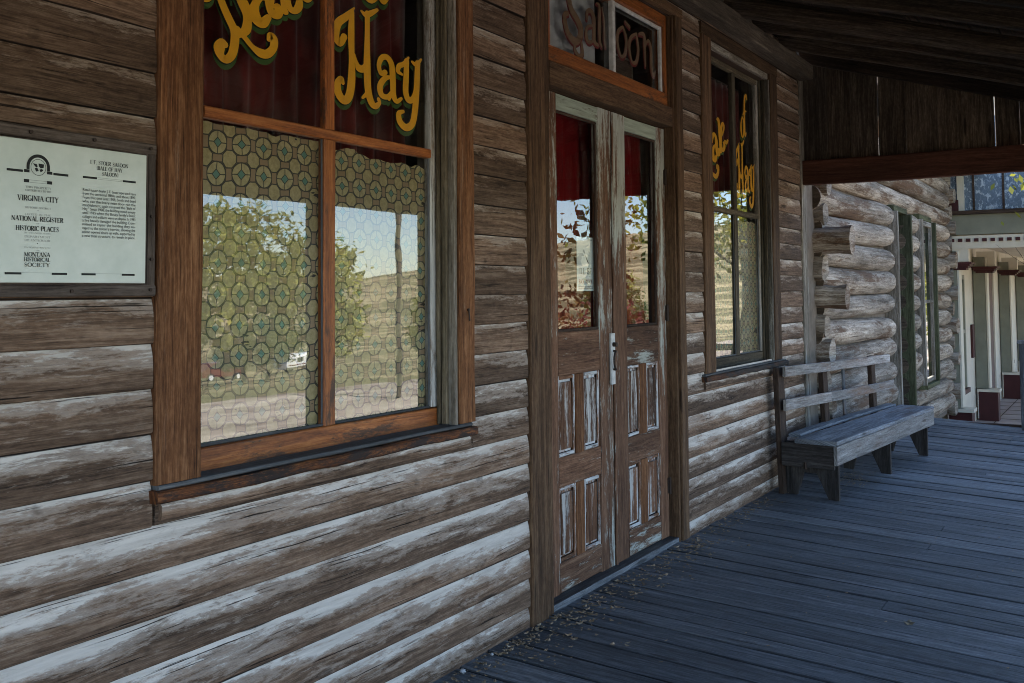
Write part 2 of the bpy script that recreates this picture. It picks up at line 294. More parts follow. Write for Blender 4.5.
# serif capitals: (x0,y0,x1,y1,width) strokes and arcs in a unit-height box
TK, TN = .17, .06
def arc(cx, cy, rx, ry, a0, a1, w0, w1=None, n=10):
    w1 = w0 if w1 is None else w1; out = []
    for i in range(n):
        A, B = math.radians(a0 + (a1 - a0) * i / n), math.radians(a0 + (a1 - a0) * (i + 1) / n)
        m_ = abs(math.cos((A + B) / 2)); w = w1 + (w0 - w1) * m_
        out.append((cx + rx * math.cos(A), cy + ry * math.sin(A), cx + rx * math.cos(B), cy + ry * math.sin(B), w))
    return out
def sf(x, y, h=.13): return (x - h, y, x + h, y, .05)
GL = {
 'A': (.8, [(.08, 0, .4, 1, TN), (.4, 1, .70, 0, TK), (.2, .35, .6, .35, TN), sf(.08, 0), sf(.7, 0)]),
 'B': (.7, [(.15, 0, .15, 1, TK), sf(.1, 1), sf(.1, 0)] + arc(.3, .76, .25, .24, 90, -90, TK, TN) + arc(.3, .27, .3, .27, 90, -90, TK, TN) + [(.1, 1, .3, 1, TN), (.1, .53, .3, .53, TN), (.1, 0, .3, 0, TN)]),
 'C': (.75, arc(.42, .5, .34, .5, 50, 310, TK, TN) + [(.66, .95, .66, .7, TN)]),
 'D': (.8, [(.15, 0, .15, 1, TK), (.05, 1, .35, 1, TN), (.05, 0, .35, 0, TN)] + arc(.33, .5, .38, .5, 90, -90, TK, TN)),
 'E': (.65, [(.15, 0, .15, 1, TK), (.03, 1, .56, 1, TN), (.03, 0, .6, 0, TN), (.15, .52, .45, .52, TN), (.56, 1, .56, .8, TN), (.6, 0, .6, .22, TN)]),
 'F': (.6, [(.15, 0, .15, 1, TK), (.03, 1, .55, 1, TN), sf(.15, 0), (.15, .52, .42, .52, TN), (.55, 1, .55, .8, TN)]),
 'G': (.8, arc(.42, .5, .34, .5, 50, 320, TK, TN) + [(.68, .4, .68, .08, TK), sf(.65, .4)]),
 'H': (.82, [(.15, 0, .15, 1, TK), (.65, 0, .65, 1, TK), (.15, .5, .65, .5, TN), sf(.15, 0), sf(.15, 1), sf(.65, 0), sf(.65, 1)]),
 'I': (.34, [(.17, 0, .17, 1, TK), sf(.17, 0), sf(.17, 1)]),
 'J': (.4, [(.25, .15, .25, 1, TK), sf(.25, 1)] + arc(.12, .15, .13, .15, 0, -150, TN)),
 'L': (.62, [(.15, 0, .15, 1, TK), sf(.15, 1), (.03, 0, .56, 0, TN), (.56, 0, .56, .25, TN)]),
 'M': (.95, [(.12, 0, .14, 1, TN), (.14, 1, .46, .05, TK), (.46, .05, .78, 1, TN), (.78, 1, .8, 0, TK), sf(.12, 0), sf(.8, 0), sf(.1, 1, .08), sf(.84, 1, .08)]),
 'N': (.82, [(.14, 0, .14, 1, TN), (.14, 1, .68, 0, TK), (.68, 0, .68, 1, TN), sf(.14, 0), sf(.1, 1, .08), sf(.68, 1)]),
 'O': (.8, arc(.4, .5, .34, .5, 0, 360, TK, TN, 18)),
 'P': (.66, [(.15, 0, .15, 1, TK), sf(.15, 0), (.05, 1, .32, 1, TN), (.15, .48, .32, .48, TN)] + arc(.32, .74, .26, .26, 90, -90, TK, TN)),
 'R': (.75, [(.15, 0, .15, 1, TK), sf(.15, 0), (.05, 1, .32, 1, TN), (.15, .48, .32, .48, TN), (.34, .48, .64, 0, TK), sf(.66, 0, .07)] + arc(.32, .74, .26, .26, 90, -90, TK, TN)),
 'S': (.6, arc(.3, .75, .2, .25, 30, 270, TN, TN) + arc(.3, .25, .22, .25, 90, -150, TN, TN) + [(.16, .66, .46, .36, TK), (.5, .95, .5, .75, TN), (.1, .05, .1, .27, TN)]),
 'T': (.7, [(.35, 0, .35, 1, TK), sf(.35, 0), (.04, 1, .66, 1, TN), (.04, 1, .04, .78, TN), (.66, 1, .66, .78, TN)]),
 'U': (.8, [(.15, .25, .15, 1, TK), (.63, .25, .63, 1, TN), sf(.15, 1), sf(.63, 1)] + arc(.39, .26, .24, .26, 180, 360, TN)),
 'V': (.78, [(.1, 1, .4, 0, TK), (.4, 0, .68, 1, TN), sf(.1, 1), sf(.68, 1)]),
 'Y': (.75, [(.1, 1, .37, .48, TK), (.37, .48, .64, 1, TN), (.37, .48, .37, 0, TK), sf(.1, 1), sf(.64, 1), sf(.37, 0)]),
 'K': (.8, [(.15, 0, .15, 1, TK), (.15, .45, .62, 1, TN), (.28, .55, .68, 0, TK), sf(.15, 0), sf(.15, 1), sf(.62, 1, .08), sf(.7, 0, .08)]),
 'W': (1.1, [(.1, 1, .34, 0, TK), (.34, 0, .55, 1, TN), (.55, 1, .77, 0, TK), (.77, 0, 1.0, 1, TN), sf(.1, 1), sf(1.0, 1, .08)]),
 '(': (.3, arc(.35, .45, .22, .6, 120, 240, TN)), ')': (.3, arc(-.05, .45, .22, .6, -60, 60, TN)), '.': (.25, [(.1, 0, .1, .12, .12)]), ' ': (.38, []),
}
def serif(mb, txt, x0, x1, z0, h, y, bold=1.0, xs=None):
    """one line of serif capitals fitted between x0 and x1, baseline z0, height h"""
    tot = sum(GL[c][0] for c in txt) or 1; k = (x1 - x0) / tot; x = x0; lay = 0
    for c in txt:
        for (a, b, c2, d, w) in GL[c][1]:
            A, B = V3((x + a * k, z0 + b * h)), V3((x + c2 * k, z0 + d * h)); D_ = B - A
            if D_.length < 1e-7: continue
            n = V3((-D_.y, D_.x)).normalized() * (w * h * bold / 2); e = D_.normalized() * (w * h * .12)
            lay = (lay + 1) % 12; yy = y - lay * .00006
            mb.face([V3((q.x, yy, q.y)) for q in (A - n - e, B - n + e, B + n + e, A + n - e)])
        x += GL[c][0] * k

# ------------------------------------------------------------------ materials
BR_D, BR_M, BR_L = (.035, .020, .013), (.125, .072, .046), (.24, .15, .10)
M = {}
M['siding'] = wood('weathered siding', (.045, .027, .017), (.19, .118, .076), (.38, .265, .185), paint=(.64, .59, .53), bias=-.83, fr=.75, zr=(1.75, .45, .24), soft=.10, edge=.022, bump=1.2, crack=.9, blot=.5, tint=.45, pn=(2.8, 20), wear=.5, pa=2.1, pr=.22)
M['trim'] = wood('brown window trim', (.035, .012, .005), (.175, .072, .028), (.38, .19, .09), paint=(.40, .30, .22), bias=-.20, soft=.14, bump=.9, crack=.8, gs=.8, blot=.4, tint=.3)
M['greytrim'] = wood('grey bare trim', (.05, .04, .03), (.2, .17, .13), (.4, .36, .31), paint=(.55, .53, .48), bias=-.08, soft=.12, bump=.8, crack=.8)
M['orange'] = wood('varnished sash', (.10, .022, .005), (.36, .105, .020), (.58, .22, .06), paint=(.05, .025, .015), bias=-.09, soft=.05, bump=.4, crack=.5, rough=.5, spec=.4, tint=.2, pn=(3, 14))
M['sill'] = wood('charred sill', (.02, .011, .008), (.15, .05, .016), (.38, .15, .05), paint=(.02, .018, .018), bias=-.005, soft=.05, bump=.8, rough=.7, pn=(4, 10))
M['silltop'] = wood('grey painted sill top', (.05, .055, .06), (.1, .105, .11), (.16, .165, .17), bump=.4)
M['dark'] = wood('dark old timber', (.018, .011, .008), (.065, .040, .028), (.14, .095, .07), bump=.9, crack=.8, blot=.4)
M['rafter'] = wood('roof timber', (.02, .014, .010), (.085, .060, .044), (.22, .165, .125), bump=.9, crack=.8)
M['doorwood'] = wood('door wood', (.05, .022, .012), (.17, .085, .048), (.31, .18, .11), paint=(.42, .45, .41), bias=-.10, soft=.05, zr=(1.2, 2.4, .10), bump=.8, crack=.7, tint=.45, pn=(3.5, 26), wear=.3)
M['doorpaint'] = wood('door panels with flaking paint', (.06, .028, .015), (.2, .10, .055), (.33, .19, .12), paint=(.62, .65, .66), bias=.0, soft=.06, bump=.8, crack=.7, tint=.3, pn=(3, 24))
M['doorgreen'] = wood('door rail with green paint', (.06, .045, .03), (.18, .14, .10), (.3, .24, .18), paint=(.36, .43, .36), bias=.10, soft=.05, bump=.6, pn=(3, 18))
M['doorframe'] = wood('door trim', (.028, .014, .007), (.125, .067, .034), (.26, .16, .09), bump=.9, crack=.8, paint=(.3, .26, .22), bias=-.22, gs=.8)
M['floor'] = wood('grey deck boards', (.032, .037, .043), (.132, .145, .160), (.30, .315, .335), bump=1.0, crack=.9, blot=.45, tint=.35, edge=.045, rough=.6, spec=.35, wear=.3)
M['bench'] = wood('grey bench boards', (.05, .055, .06), (.17, .19, .215), (.37, .40, .43), paint=(.13, .07, .04), bias=-.16, soft=.12, bump=.8, crack=.8, pn=(1.5, 10), rough=.75)
M['benchback'] = wood('pale backrest boards', (.10, .09, .08), (.31, .295, .28), (.55, .54, .52), paint=(.17, .095, .055), bias=-.10, soft=.14, bump=.7, crack=.8, pn=(1.5, 10))
M['log'] = wood('stripped cabin log', (.06, .040, .027), (.38, .315, .25), (.72, .65, .565), paint=(.12, .068, .040), bias=-.06, soft=.05, bump=1.0, crack=1., blot=.6, gs=.7, pn=(1.1, 6), tint=.25, wear=.5)
M['logend'] = wood('log end grain', (.03, .02, .014), (.11, .08, .055), (.22, .16, .12), bump=1.0, crack=.9, gs=.4)
M['green'] = wood('green window frame', (.035, .04, .018), (.115, .12, .06), (.22, .22, .13), paint=(.25, .2, .15), bias=-.26, bump=.6)
M['gable'] = wood('gable boards', (.022, .015, .011), (.11, .078, .056), (.30, .225, .17), bump=1, crack=.8, tint=.6)
M['redbeam'] = wood('reddish beam', (.03, .010, .006), (.085, .030, .017), (.14, .06, .035), bump=.6)
M['jambwood'] = wood('jamb beads', (.03, .024, .016), (.12, .095, .06), (.27, .22, .15), bump=.8, crack=.8)
M['whitestile'] = wood('stile with old white paint', (.08, .05, .03), (.25, .17, .11), (.4, .3, .22), paint=(.55, .55, .52), bias=.04, soft=.08, bump=.7, crack=.7)
M['plaqueback'] = wood('plaque backing', (.03, .022, .018), (.105, .082, .068), (.2, .165, .14), bump=.8, crack=.8)
M['field'] = wood('panel field', (.04, .018, .010), (.16, .072, .036), (.30, .17, .10), paint=(.5, .5, .48), bias=-.05, soft=.05, bump=.8, crack=.8)
M['ledger'] = wood('ledger beam', (.05, .037, .027), (.17, .13, .10), (.33, .27, .21), bump=1, crack=.9, wear=.4)
M['black'] = plain('black', (.012, .011, .011), .9)
M['iron'] = plain('rusty iron', (.05, .035, .028), .6, .5, .6)
M['mortar'] = plain('mortar chinking', (.20, .17, .14), .95, .1, 0, .35, 9)
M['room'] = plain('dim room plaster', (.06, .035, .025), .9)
M['cream'] = plain('cream painted boards', (.60, .55, .45), .7, .3, 0, .12, 3)
M['sage'] = plain('grey green paint', (.205, .205, .155), .6, .3, 0, .2, 4)
M['maroon'] = plain('maroon paint', (.055, .012, .012), .6, .3, 0, .25, 6)
M['browndoor'] = plain('brown plaster', (.17, .12, .10), .8, .2, 0, .25, 7)
M['tile'] = plain('porch slabs', (.42, .36, .34), .7, .3, 0, .3, 2)
M['metal'] = plain('notice enamel', (.9, .9, .9), .5)
M['ink'] = plain('printed ink', (.02, .022, .022), .6, .2, 0, .1)
M['paper'] = plain('paper', (.62, .68, .66), .8, .2, 0, .12, 12)
M['gold'] = plain('gold lettering paint', (.88, .43, .012), .55, .4, 0, .08, 20)
M['leafgreen'] = plain('green lettering paint', (.045, .11, .02), .55, .4, 0, .08, 20)
M['outline'] = plain('black lettering paint', (.006, .006, .006), .6)
M['fadebrown'] = plain('faded brown lettering', (.21, .125, .075), .7)
M['fadered'] = plain('faded red lettering', (.16, .015, .018), .7)
M['fadegrey'] = plain('pale blind cloth', (.45, .47, .50), .8)
M['whitelead'] = plain('white putty paint', (.55, .56, .55), .7, .3, 0, .35, 25)

def cloth():
    m = Mat('dark red curtain'); x, y, z = m.pos()
    n = m.noise(m.vec(x * 3.0, y * 3.0, z * .6), 4, 3)
    w = m.noise(m.vec(x * 900.0, y * 900.0, z * 900.0), 1, 1)
    m.bump(w, .1, .001)
    m.b.inputs['Sheen Weight'].default_value = .2
    return m.fin(m.ramp(n, [(.3, (.055, .006, .005)), (.7, (.12, .010, .008))]), .85, .2)
M['curtain'] = cloth(); M['redcloth'] = plain('red cotton', (.17, .006, .008), .9, .1, 0, .4, 3)
def plaque_mat():
    m = Mat('enamelled plaque'); x, y, z = m.pos()
    n = m.noise(m.vec(x, y, z), 9, 5, .65)
    m.bump(n, .05, .002)
    return m.fin(m.ramp(n, [(.3, (.50, .56, .50)), (.7, (.62, .67, .61))]), .33, .6)
M['plaque'] = plaque_mat()
def glass(name='old window glass', r0=.125, wav=.14):
    m = Mat(name); x, y, z = m.pos(); t = m.t
    m.t.nodes.remove(m.b)
    g = m.n('ShaderNodeNewGeometry'); d = m.n('ShaderNodeVectorMath'); d.operation = 'DOT_PRODUCT'
    m.L(g.outputs['Normal'], d.inputs[0]); m.L(g.outputs['Incoming'], d.inputs[1])
    c = X(t, d.outputs['Value']).absv().rsub(1.0)
    c = c.mn(1.0).mx(0.0)
    f = c.op('POWER', 5.0) * (1 - r0) + r0
    gl = m.n('ShaderNodeBsdfGlossy'); gl.inputs['Roughness'].default_value = .012; gl.inputs['Color'].default_value = (1, 1, 1, 1)
    nz = m.noise(m.vec(x, y, z), 3.2, 2, .5)
    b = m.n('ShaderNodeBump'); m.L(nz.s, b.inputs['Height']); b.inputs['Strength'].default_value = wav; b.inputs['Distance'].default_value = .004
    m.L(b.outputs[0], gl.inputs['Normal'])
    tr = m.n('ShaderNodeBsdfTransparent'); tr.inputs['Color'].default_value = (.93, .95, .94, 1)
    dust = m.n('ShaderNodeBsdfDiffuse'); dust.inputs['Color'].default_value = (.5, .5, .48, 1)
    dn = m.noise(m.vec(x * 3.0, y, z), 5, 5, .7).step(.45, .8) * .07
    mx = m.n('ShaderNodeMixShader'); m.L(f.s, mx.inputs[0]); m.L(tr.outputs[0], mx.inputs[1]); m.L(gl.outputs[0], mx.inputs[2])
    m2 = m.n('ShaderNodeMixShader'); m.L(dn.s, m2.inputs[0]); m.L(mx.outputs[0], m2.inputs[1]); m.L(dust.outputs[0], m2.inputs[2])
    m.L(m2.outputs[0], m.out.inputs[0])
    return m.m
M['glass'] = glass()
def film(x0, z0, P=.097):
    """leaded-glass patterned film stuck behind the pane"""
    m = Mat('patterned window film'); x, y, z = m.pos()
    wob = m.noise(m.vec(x, y, z), 2.6, 3) * .05 + m.noise(m.vec(x, y, z), 12, 2) * .006
    u = (x - x0 + wob) * (1 / P); v = (z - z0 + wob) * (1 / P)
    a = (u.op('FRACT') - .5).absv(); b = (v.op('FRACT') - .5).absv()
    qx, qy = a.rsub(.5), b.rsub(.5)
    octd = a.mx(b) .mx((a + b) * .70)            # octagon radius
    W = .021
    def line(d, r, w=W): return (d - r).absv().lt(w)
    ros = (qx * qx + qy * qy).op('SQRT')
    dia = qx + qy
    l_oct = line(octd, .285)
    l_dia = line(dia, .165)
    out_oct = octd.gt(.285)
    l_x = qx.mn(qy).lt(W * .8) * dia.gt(.165) * ros.lt(.385) * out_oct
    l_ros = line(ros, .385) * out_oct
    rect_ = out_oct * ros.gt(.385)
    l_rect = rect_ * a.mn(b).mx(0.0).op('SUBTRACT', .12).absv().lt(W * .8)
    lines = l_oct.mx(l_dia).mx(l_x).mx(l_ros).mx(l_rect)
    n = m.noise(m.vec(x, y, z), 60, 4, .7); n2 = m.noise(m.vec(x, y, z), 2.5, 3)
    amber = m.ramp(n, [(.3, (.27, .22, .10)), (.7, (.46, .38, .20))])
    pale = m.ramp(n, [(.3, (.30, .25, .12)), (.7, (.47, .40, .22))])
    col = m.mix(out_oct, amber, pale)
    col = m.mix(rect_ * .9, col, (.26, .17, .10))
    col = m.mix(dia.lt(.165), col, (.10, .22, .18))
    col = m.mix(lines * .97, col, (.025, .027, .02))
    tear = m.noise(m.vec(x * 5.0, y, z * 17.0), 1, 4, .6).step(.65, .66)
    col = m.mix(tear, col, (.012, .01, .008))
    col = m.mix(1.0, col, m.ramp(n2, [(.3, (.75, .75, .75)), (.7, (1.05, 1.05, 1.05))]), 'MULTIPLY')
    m.bump(lines * -1.0 + n * .3, .3, .002)
    return m.fin(col, .45, .4)
M['film'] = film(2.13, 1.045)

# ------------------------------------------------------------------ the saloon
SAL = empty('wooden_saloon', (4, 0, 0), 'weathered board-sided saloon with double doors, two tall windows and a roofed porch', 'building')
P_, Z0 = .128, -.043                                     # siding pitch
ZPL = 3.27
def siding_rows(mb, x0, x1, z0, z1):
    k0 = int(math.floor((z0 - Z0) / P_))
    k = k0
    while Z0 + k * P_ < z1 - .004:
        zb = Z0 + k * P_; lo, hi = max(zb, z0), min(zb + P_, z1)
        rr = random.Random(k * 7 + int(x0 * 10)); r = rr.random(); dz = rr.uniform(-.003, .003)
        n = max(2, int((x1 - x0) / .22)); prof = [(0, .008), (0.005, .021), (.06, .025), (.3, .025), (.60, .0235), (.78, .020), (.90, .016), (1.0, .012)]
        prof = [(f, d) for f, d in prof if lo - .0001 <= zb + f * P_ <= hi + .0001]
        if (hi < zb + P_ - .001): prof.append(((hi - zb) / P_, prof[-1][1] if prof else .02))
        if (lo > zb + .001): prof.insert(0, ((lo - zb) / P_, prof[0][1] if prof else .02))
        if len(prof) < 2: k += 1; continue
        prof = [(0 if i == 0 else f, d) if lo == zb else (f, d) for i, (f, d) in enumerate(prof)]
        verts, faces, info = [], [], []
        m_ = len(prof); uo = rr.random() * 30; warp = rr.uniform(-.002, .002)
        for i in range(n + 1):
            x = x0 + (x1 - x0) * i / n
            ex = rr.uniform(-.004, .004) if i in (0, n) else 0
            wz = dz + .0022 * mnoise.noise(V3((x * 1.3, k * 3.1, 0))); wy = .003 * mnoise.noise(V3((x * .9, k * 5.3, 4)))
            for j, (f, d) in enumerate(prof):
                chip = 0
                if j in (1,): chip = max(0, mnoise.noise(V3((x * 9, k * 2.7, 8))) - .25) * .012
                verts.append((x + ex, -(d + wy * (d > .01)) , zb + f * P_ + wz + chip))
        for i in range(n):
            for j in range(m_ - 1):
                faces.append((i * m_ + j, (i + 1) * m_ + j, (i + 1) * m_ + j + 1, i * m_ + j + 1)); info.append((i, j))
        mb.idx(verts, faces, lambda fi, ci, vi: (uo + x0 + (x1 - x0) * (info[fi][0] + (0, 1, 1, 0)[ci]) / n, prof[info[fi][1] + (0, 0, 1, 1)[ci]][0] * P_),
               lambda fi, ci, vi: (prof[info[fi][1] + (0, 0, 1, 1)[ci]][0], r))
        # board ends
        for i, s in ((0, -1), (n, 1)):
            pts = [V3(verts[i * m_ + j]) for j in range(m_)] + [V3((verts[i * m_ + m_ - 1][0], .0, verts[i * m_ + m_ - 1][2])), V3((verts[i * m_][0], .0, verts[i * m_][2]))]
            mb.face(pts if s < 0 else pts[::-1], [(uo, q.z) for q in pts], [(.35, r)] * len(pts))
        k += 1
mb = MB()
W1 = (1.877, 3.485, .938, 3.23); DR = (3.935, 5.825, -.2, 3.26); W3 = (6.165, 7.80, .985, 3.23)
XE = 8.46
ZC = Z0 + 7 * P_
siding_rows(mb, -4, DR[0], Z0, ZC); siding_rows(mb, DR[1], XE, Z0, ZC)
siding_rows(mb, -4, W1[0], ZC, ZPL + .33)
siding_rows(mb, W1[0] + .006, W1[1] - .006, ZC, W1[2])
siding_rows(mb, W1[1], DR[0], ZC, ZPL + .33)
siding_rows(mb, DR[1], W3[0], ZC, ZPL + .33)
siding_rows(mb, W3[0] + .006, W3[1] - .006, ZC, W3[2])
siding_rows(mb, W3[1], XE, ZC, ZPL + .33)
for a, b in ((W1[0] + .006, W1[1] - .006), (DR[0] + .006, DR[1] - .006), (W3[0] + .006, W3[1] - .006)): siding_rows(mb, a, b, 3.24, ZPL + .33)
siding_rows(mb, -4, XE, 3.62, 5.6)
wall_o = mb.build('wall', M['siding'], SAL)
# wall core and the dark room behind it
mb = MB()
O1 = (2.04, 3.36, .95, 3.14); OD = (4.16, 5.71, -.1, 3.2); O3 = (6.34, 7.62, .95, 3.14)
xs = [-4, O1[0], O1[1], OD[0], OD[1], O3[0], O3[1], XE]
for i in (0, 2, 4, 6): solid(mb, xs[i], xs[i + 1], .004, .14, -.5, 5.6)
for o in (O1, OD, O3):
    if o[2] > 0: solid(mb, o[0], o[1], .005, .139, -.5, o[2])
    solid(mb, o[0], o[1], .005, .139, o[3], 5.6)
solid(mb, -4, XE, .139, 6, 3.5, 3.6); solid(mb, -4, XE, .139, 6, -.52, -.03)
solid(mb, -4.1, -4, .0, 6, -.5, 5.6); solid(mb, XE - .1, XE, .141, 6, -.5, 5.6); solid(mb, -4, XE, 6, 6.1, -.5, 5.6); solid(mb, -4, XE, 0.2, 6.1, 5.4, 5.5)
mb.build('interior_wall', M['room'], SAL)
mb = MB()
boxw(mb, XE, XE + .11, -.035, .10, -.05, 3.34); boxw(mb, XE + .115, XE + .20, -.02, .09, -.05, 3.3, jit=.006)
mb.build('corner_board', M['greytrim'], SAL)

def make_window(op, w, mx, gx, letters, glassx, curtainless=False, label=None, trimx=None, sillx=None, filmtop=None):
    """op = opening; mx = muntin range; returns the window part"""
    (x0, x1, z0, z1) = op; (a0, a1, b0, b1) = w
    zt = z1
    TM = M['trim'] if not curtainless else M['doorframe']
    f = MB(); boxw(f, a0 - .01, a1 + .01, -.040, .0, zt + .052, zt + .13, c=.006)
    win = f.build('window', TM, SAL)
    each('casing', TM, win, [(a0, x0 + .0, -.036, .0, .968, zt + .05), (x1 + .012, a1, -.038, .0, .968, zt + .05)], c=.005, seg=.2, jit=.002)
    if label: win['label'] = label
    yf, yb = .050, .086
    each('jamb', M['greytrim'], win, [(x0 + .001, x0 + .012, .001, .13, z0, zt, 2), (x1 - .012, x1 + .009, -.030, .13, z0, zt, 2), (x0, x1, -.02, .13, zt + .001, zt + .048, 0)])
    each('stop_bead', M['jambwood'], win, [(x1 - .030, x1 - .013, .0, .028, z0 + .02, zt), (x1 - .040, x1 - .014, .032, .046, z0 + .02, zt), (x0 + .013, x0 + .03, .002, .028, z0 + .02, zt)])
    each('stile', M['whitestile'] if not curtainless else M['greytrim'], win, [(x0 + .014, x0 + .072, yf, yb, z0 + .09, zt - .005), (x1 - .065, x1 - .014, yf + .001, yb, z0 + .09, zt - .005)])
    SM = M['orange'] if not curtainless else M['jambwood']
    each('rail', SM, win, [(x0 + .014, x1 - .014, yf - .004, yb - .002, z0, z0 + .086, 0), (x0 + .073, x1 - .066, yf - .003, yb, 2.052, 2.088, 0), (x0 + .073, x1 - .066, yf, yb, zt - .045, zt - .005, 0)])
    each('muntin', SM, win, [(mx[0], mx[1], yf + .002, yb - .001, z0 + .087, 2.051, 2), (mx[0] + .006, mx[1] - .006, yf + .002, yb - .001, 2.089, zt - .046, 2)])
    s = MB(); boxw(s, sillx[0], sillx[1], -.062, .030, .917, .952, axis=0, c=.006, jit=.003, seg=.12)
    si = s.build('sill', M['sill'], win)
    s = MB(); boxw(s, sillx[0] + .015, sillx[1] - .01, -.045, .045, .953, .966, axis=0, c=.004); s.build('sill_board', M['silltop'], win)
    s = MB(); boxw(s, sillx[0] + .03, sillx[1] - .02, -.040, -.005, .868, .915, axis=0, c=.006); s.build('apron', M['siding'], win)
    for (p, q, lo, hi) in ((x0 + .07, mx[0] + .004, z0 + .084, 2.055), (mx[1] - .004, x1 - .062, z0 + .084, 2.055), (x0 + .07, mx[0] + .01, 2.085, zt - .04), (mx[1] - .01, x1 - .062, 2.085, zt - .04)):
        g = MB(); quad(g, (p, .066, lo), (q, .066, lo), (q, .066, hi), (p, .066, hi)); g.build('pane', M['glass'], win)
    # glazing putty lines
    for (p, q) in ((x0 + .073, mx[0] - .001), (mx[1] + .001, x1 - .066)):
        each('putty', M['silltop'], win, [(p, q, .056, .065, z0 + .087, z0 + .097, 0), (q - .008, q, .056, .065, z0 + .098, 2.05, 2)])
    # patterned film with a ragged top
    for (p, q) in ((x0 + .074, mx[0] - .002), (mx[1] + .002, x1 - .068)):
        g = MB(); n = 26; rg = random.Random(int(p * 100)); tops = []; base = 2.046 if p < mx[0] else 2.040
        for i in range(n + 1): tops.append(base - max(0, mnoise.noise(V3((i * .35, p * 9, 0))) * .02 + (.016 if p > mx[0] and i > n * .25 else 0)) - rg.random() * .003)
        for i in range(n):
            xa, xb = p + (q - p) * i / n, p + (q - p) * (i + 1) / n
            g.face([(xa, .080, z0 + .088), (xb, .080, z0 + .088), (xb, .080, tops[i + 1]), (xa, .080, tops[i])])
        g.build('patterned_film', M['film'], win)
    # lettering painted behind the glass
    fx = (lambda x: (6.995 - (2.662 - x) * 1.12) if x < 2.69 else (7.105 + (x - 2.735) * .82)) if gx else None
    fz = (lambda z: 2.13 + (z - 2.15) * 1.12) if gx else None
    for nm, mat, y, dx, dz, gr in (('lettering', M['gold'], .0700, 0, 0, 0), ('lettering_outline', M['outline'], .0745, 0, 0, .0032), ('lettering_shadow', M['leafgreen'], .0800, .006, -.018, .0005)):
        g = MB(); ribbons(g, BALE + HAY, y + .0038, dx, dz, gr, fx, 1.42 if not gx else 1.6, fz); g.build(nm, mat, win)
    return win
w1 = make_window(O1, W1, (2.662, 2.722), None, True, None, label='large window with patterned film, painted gold lettering and orange sash', sillx=(1.868, 3.462))
w3 = make_window(O3, W3, (7.0, 7.075), (6.40, .96), True, None, curtainless=True, label='narrow-looking far window with grey brown sash and gold lettering', sillx=(6.10, 7.88))
s = MB(); cyl(s, (3.43, -.045, 1.43), (3.43, -.03, 1.43), .006); cyl(s, (3.43, -.042, 1.435), (3.432, -.046, 1.385), .003); s.build('hook', M['iron'], w1)

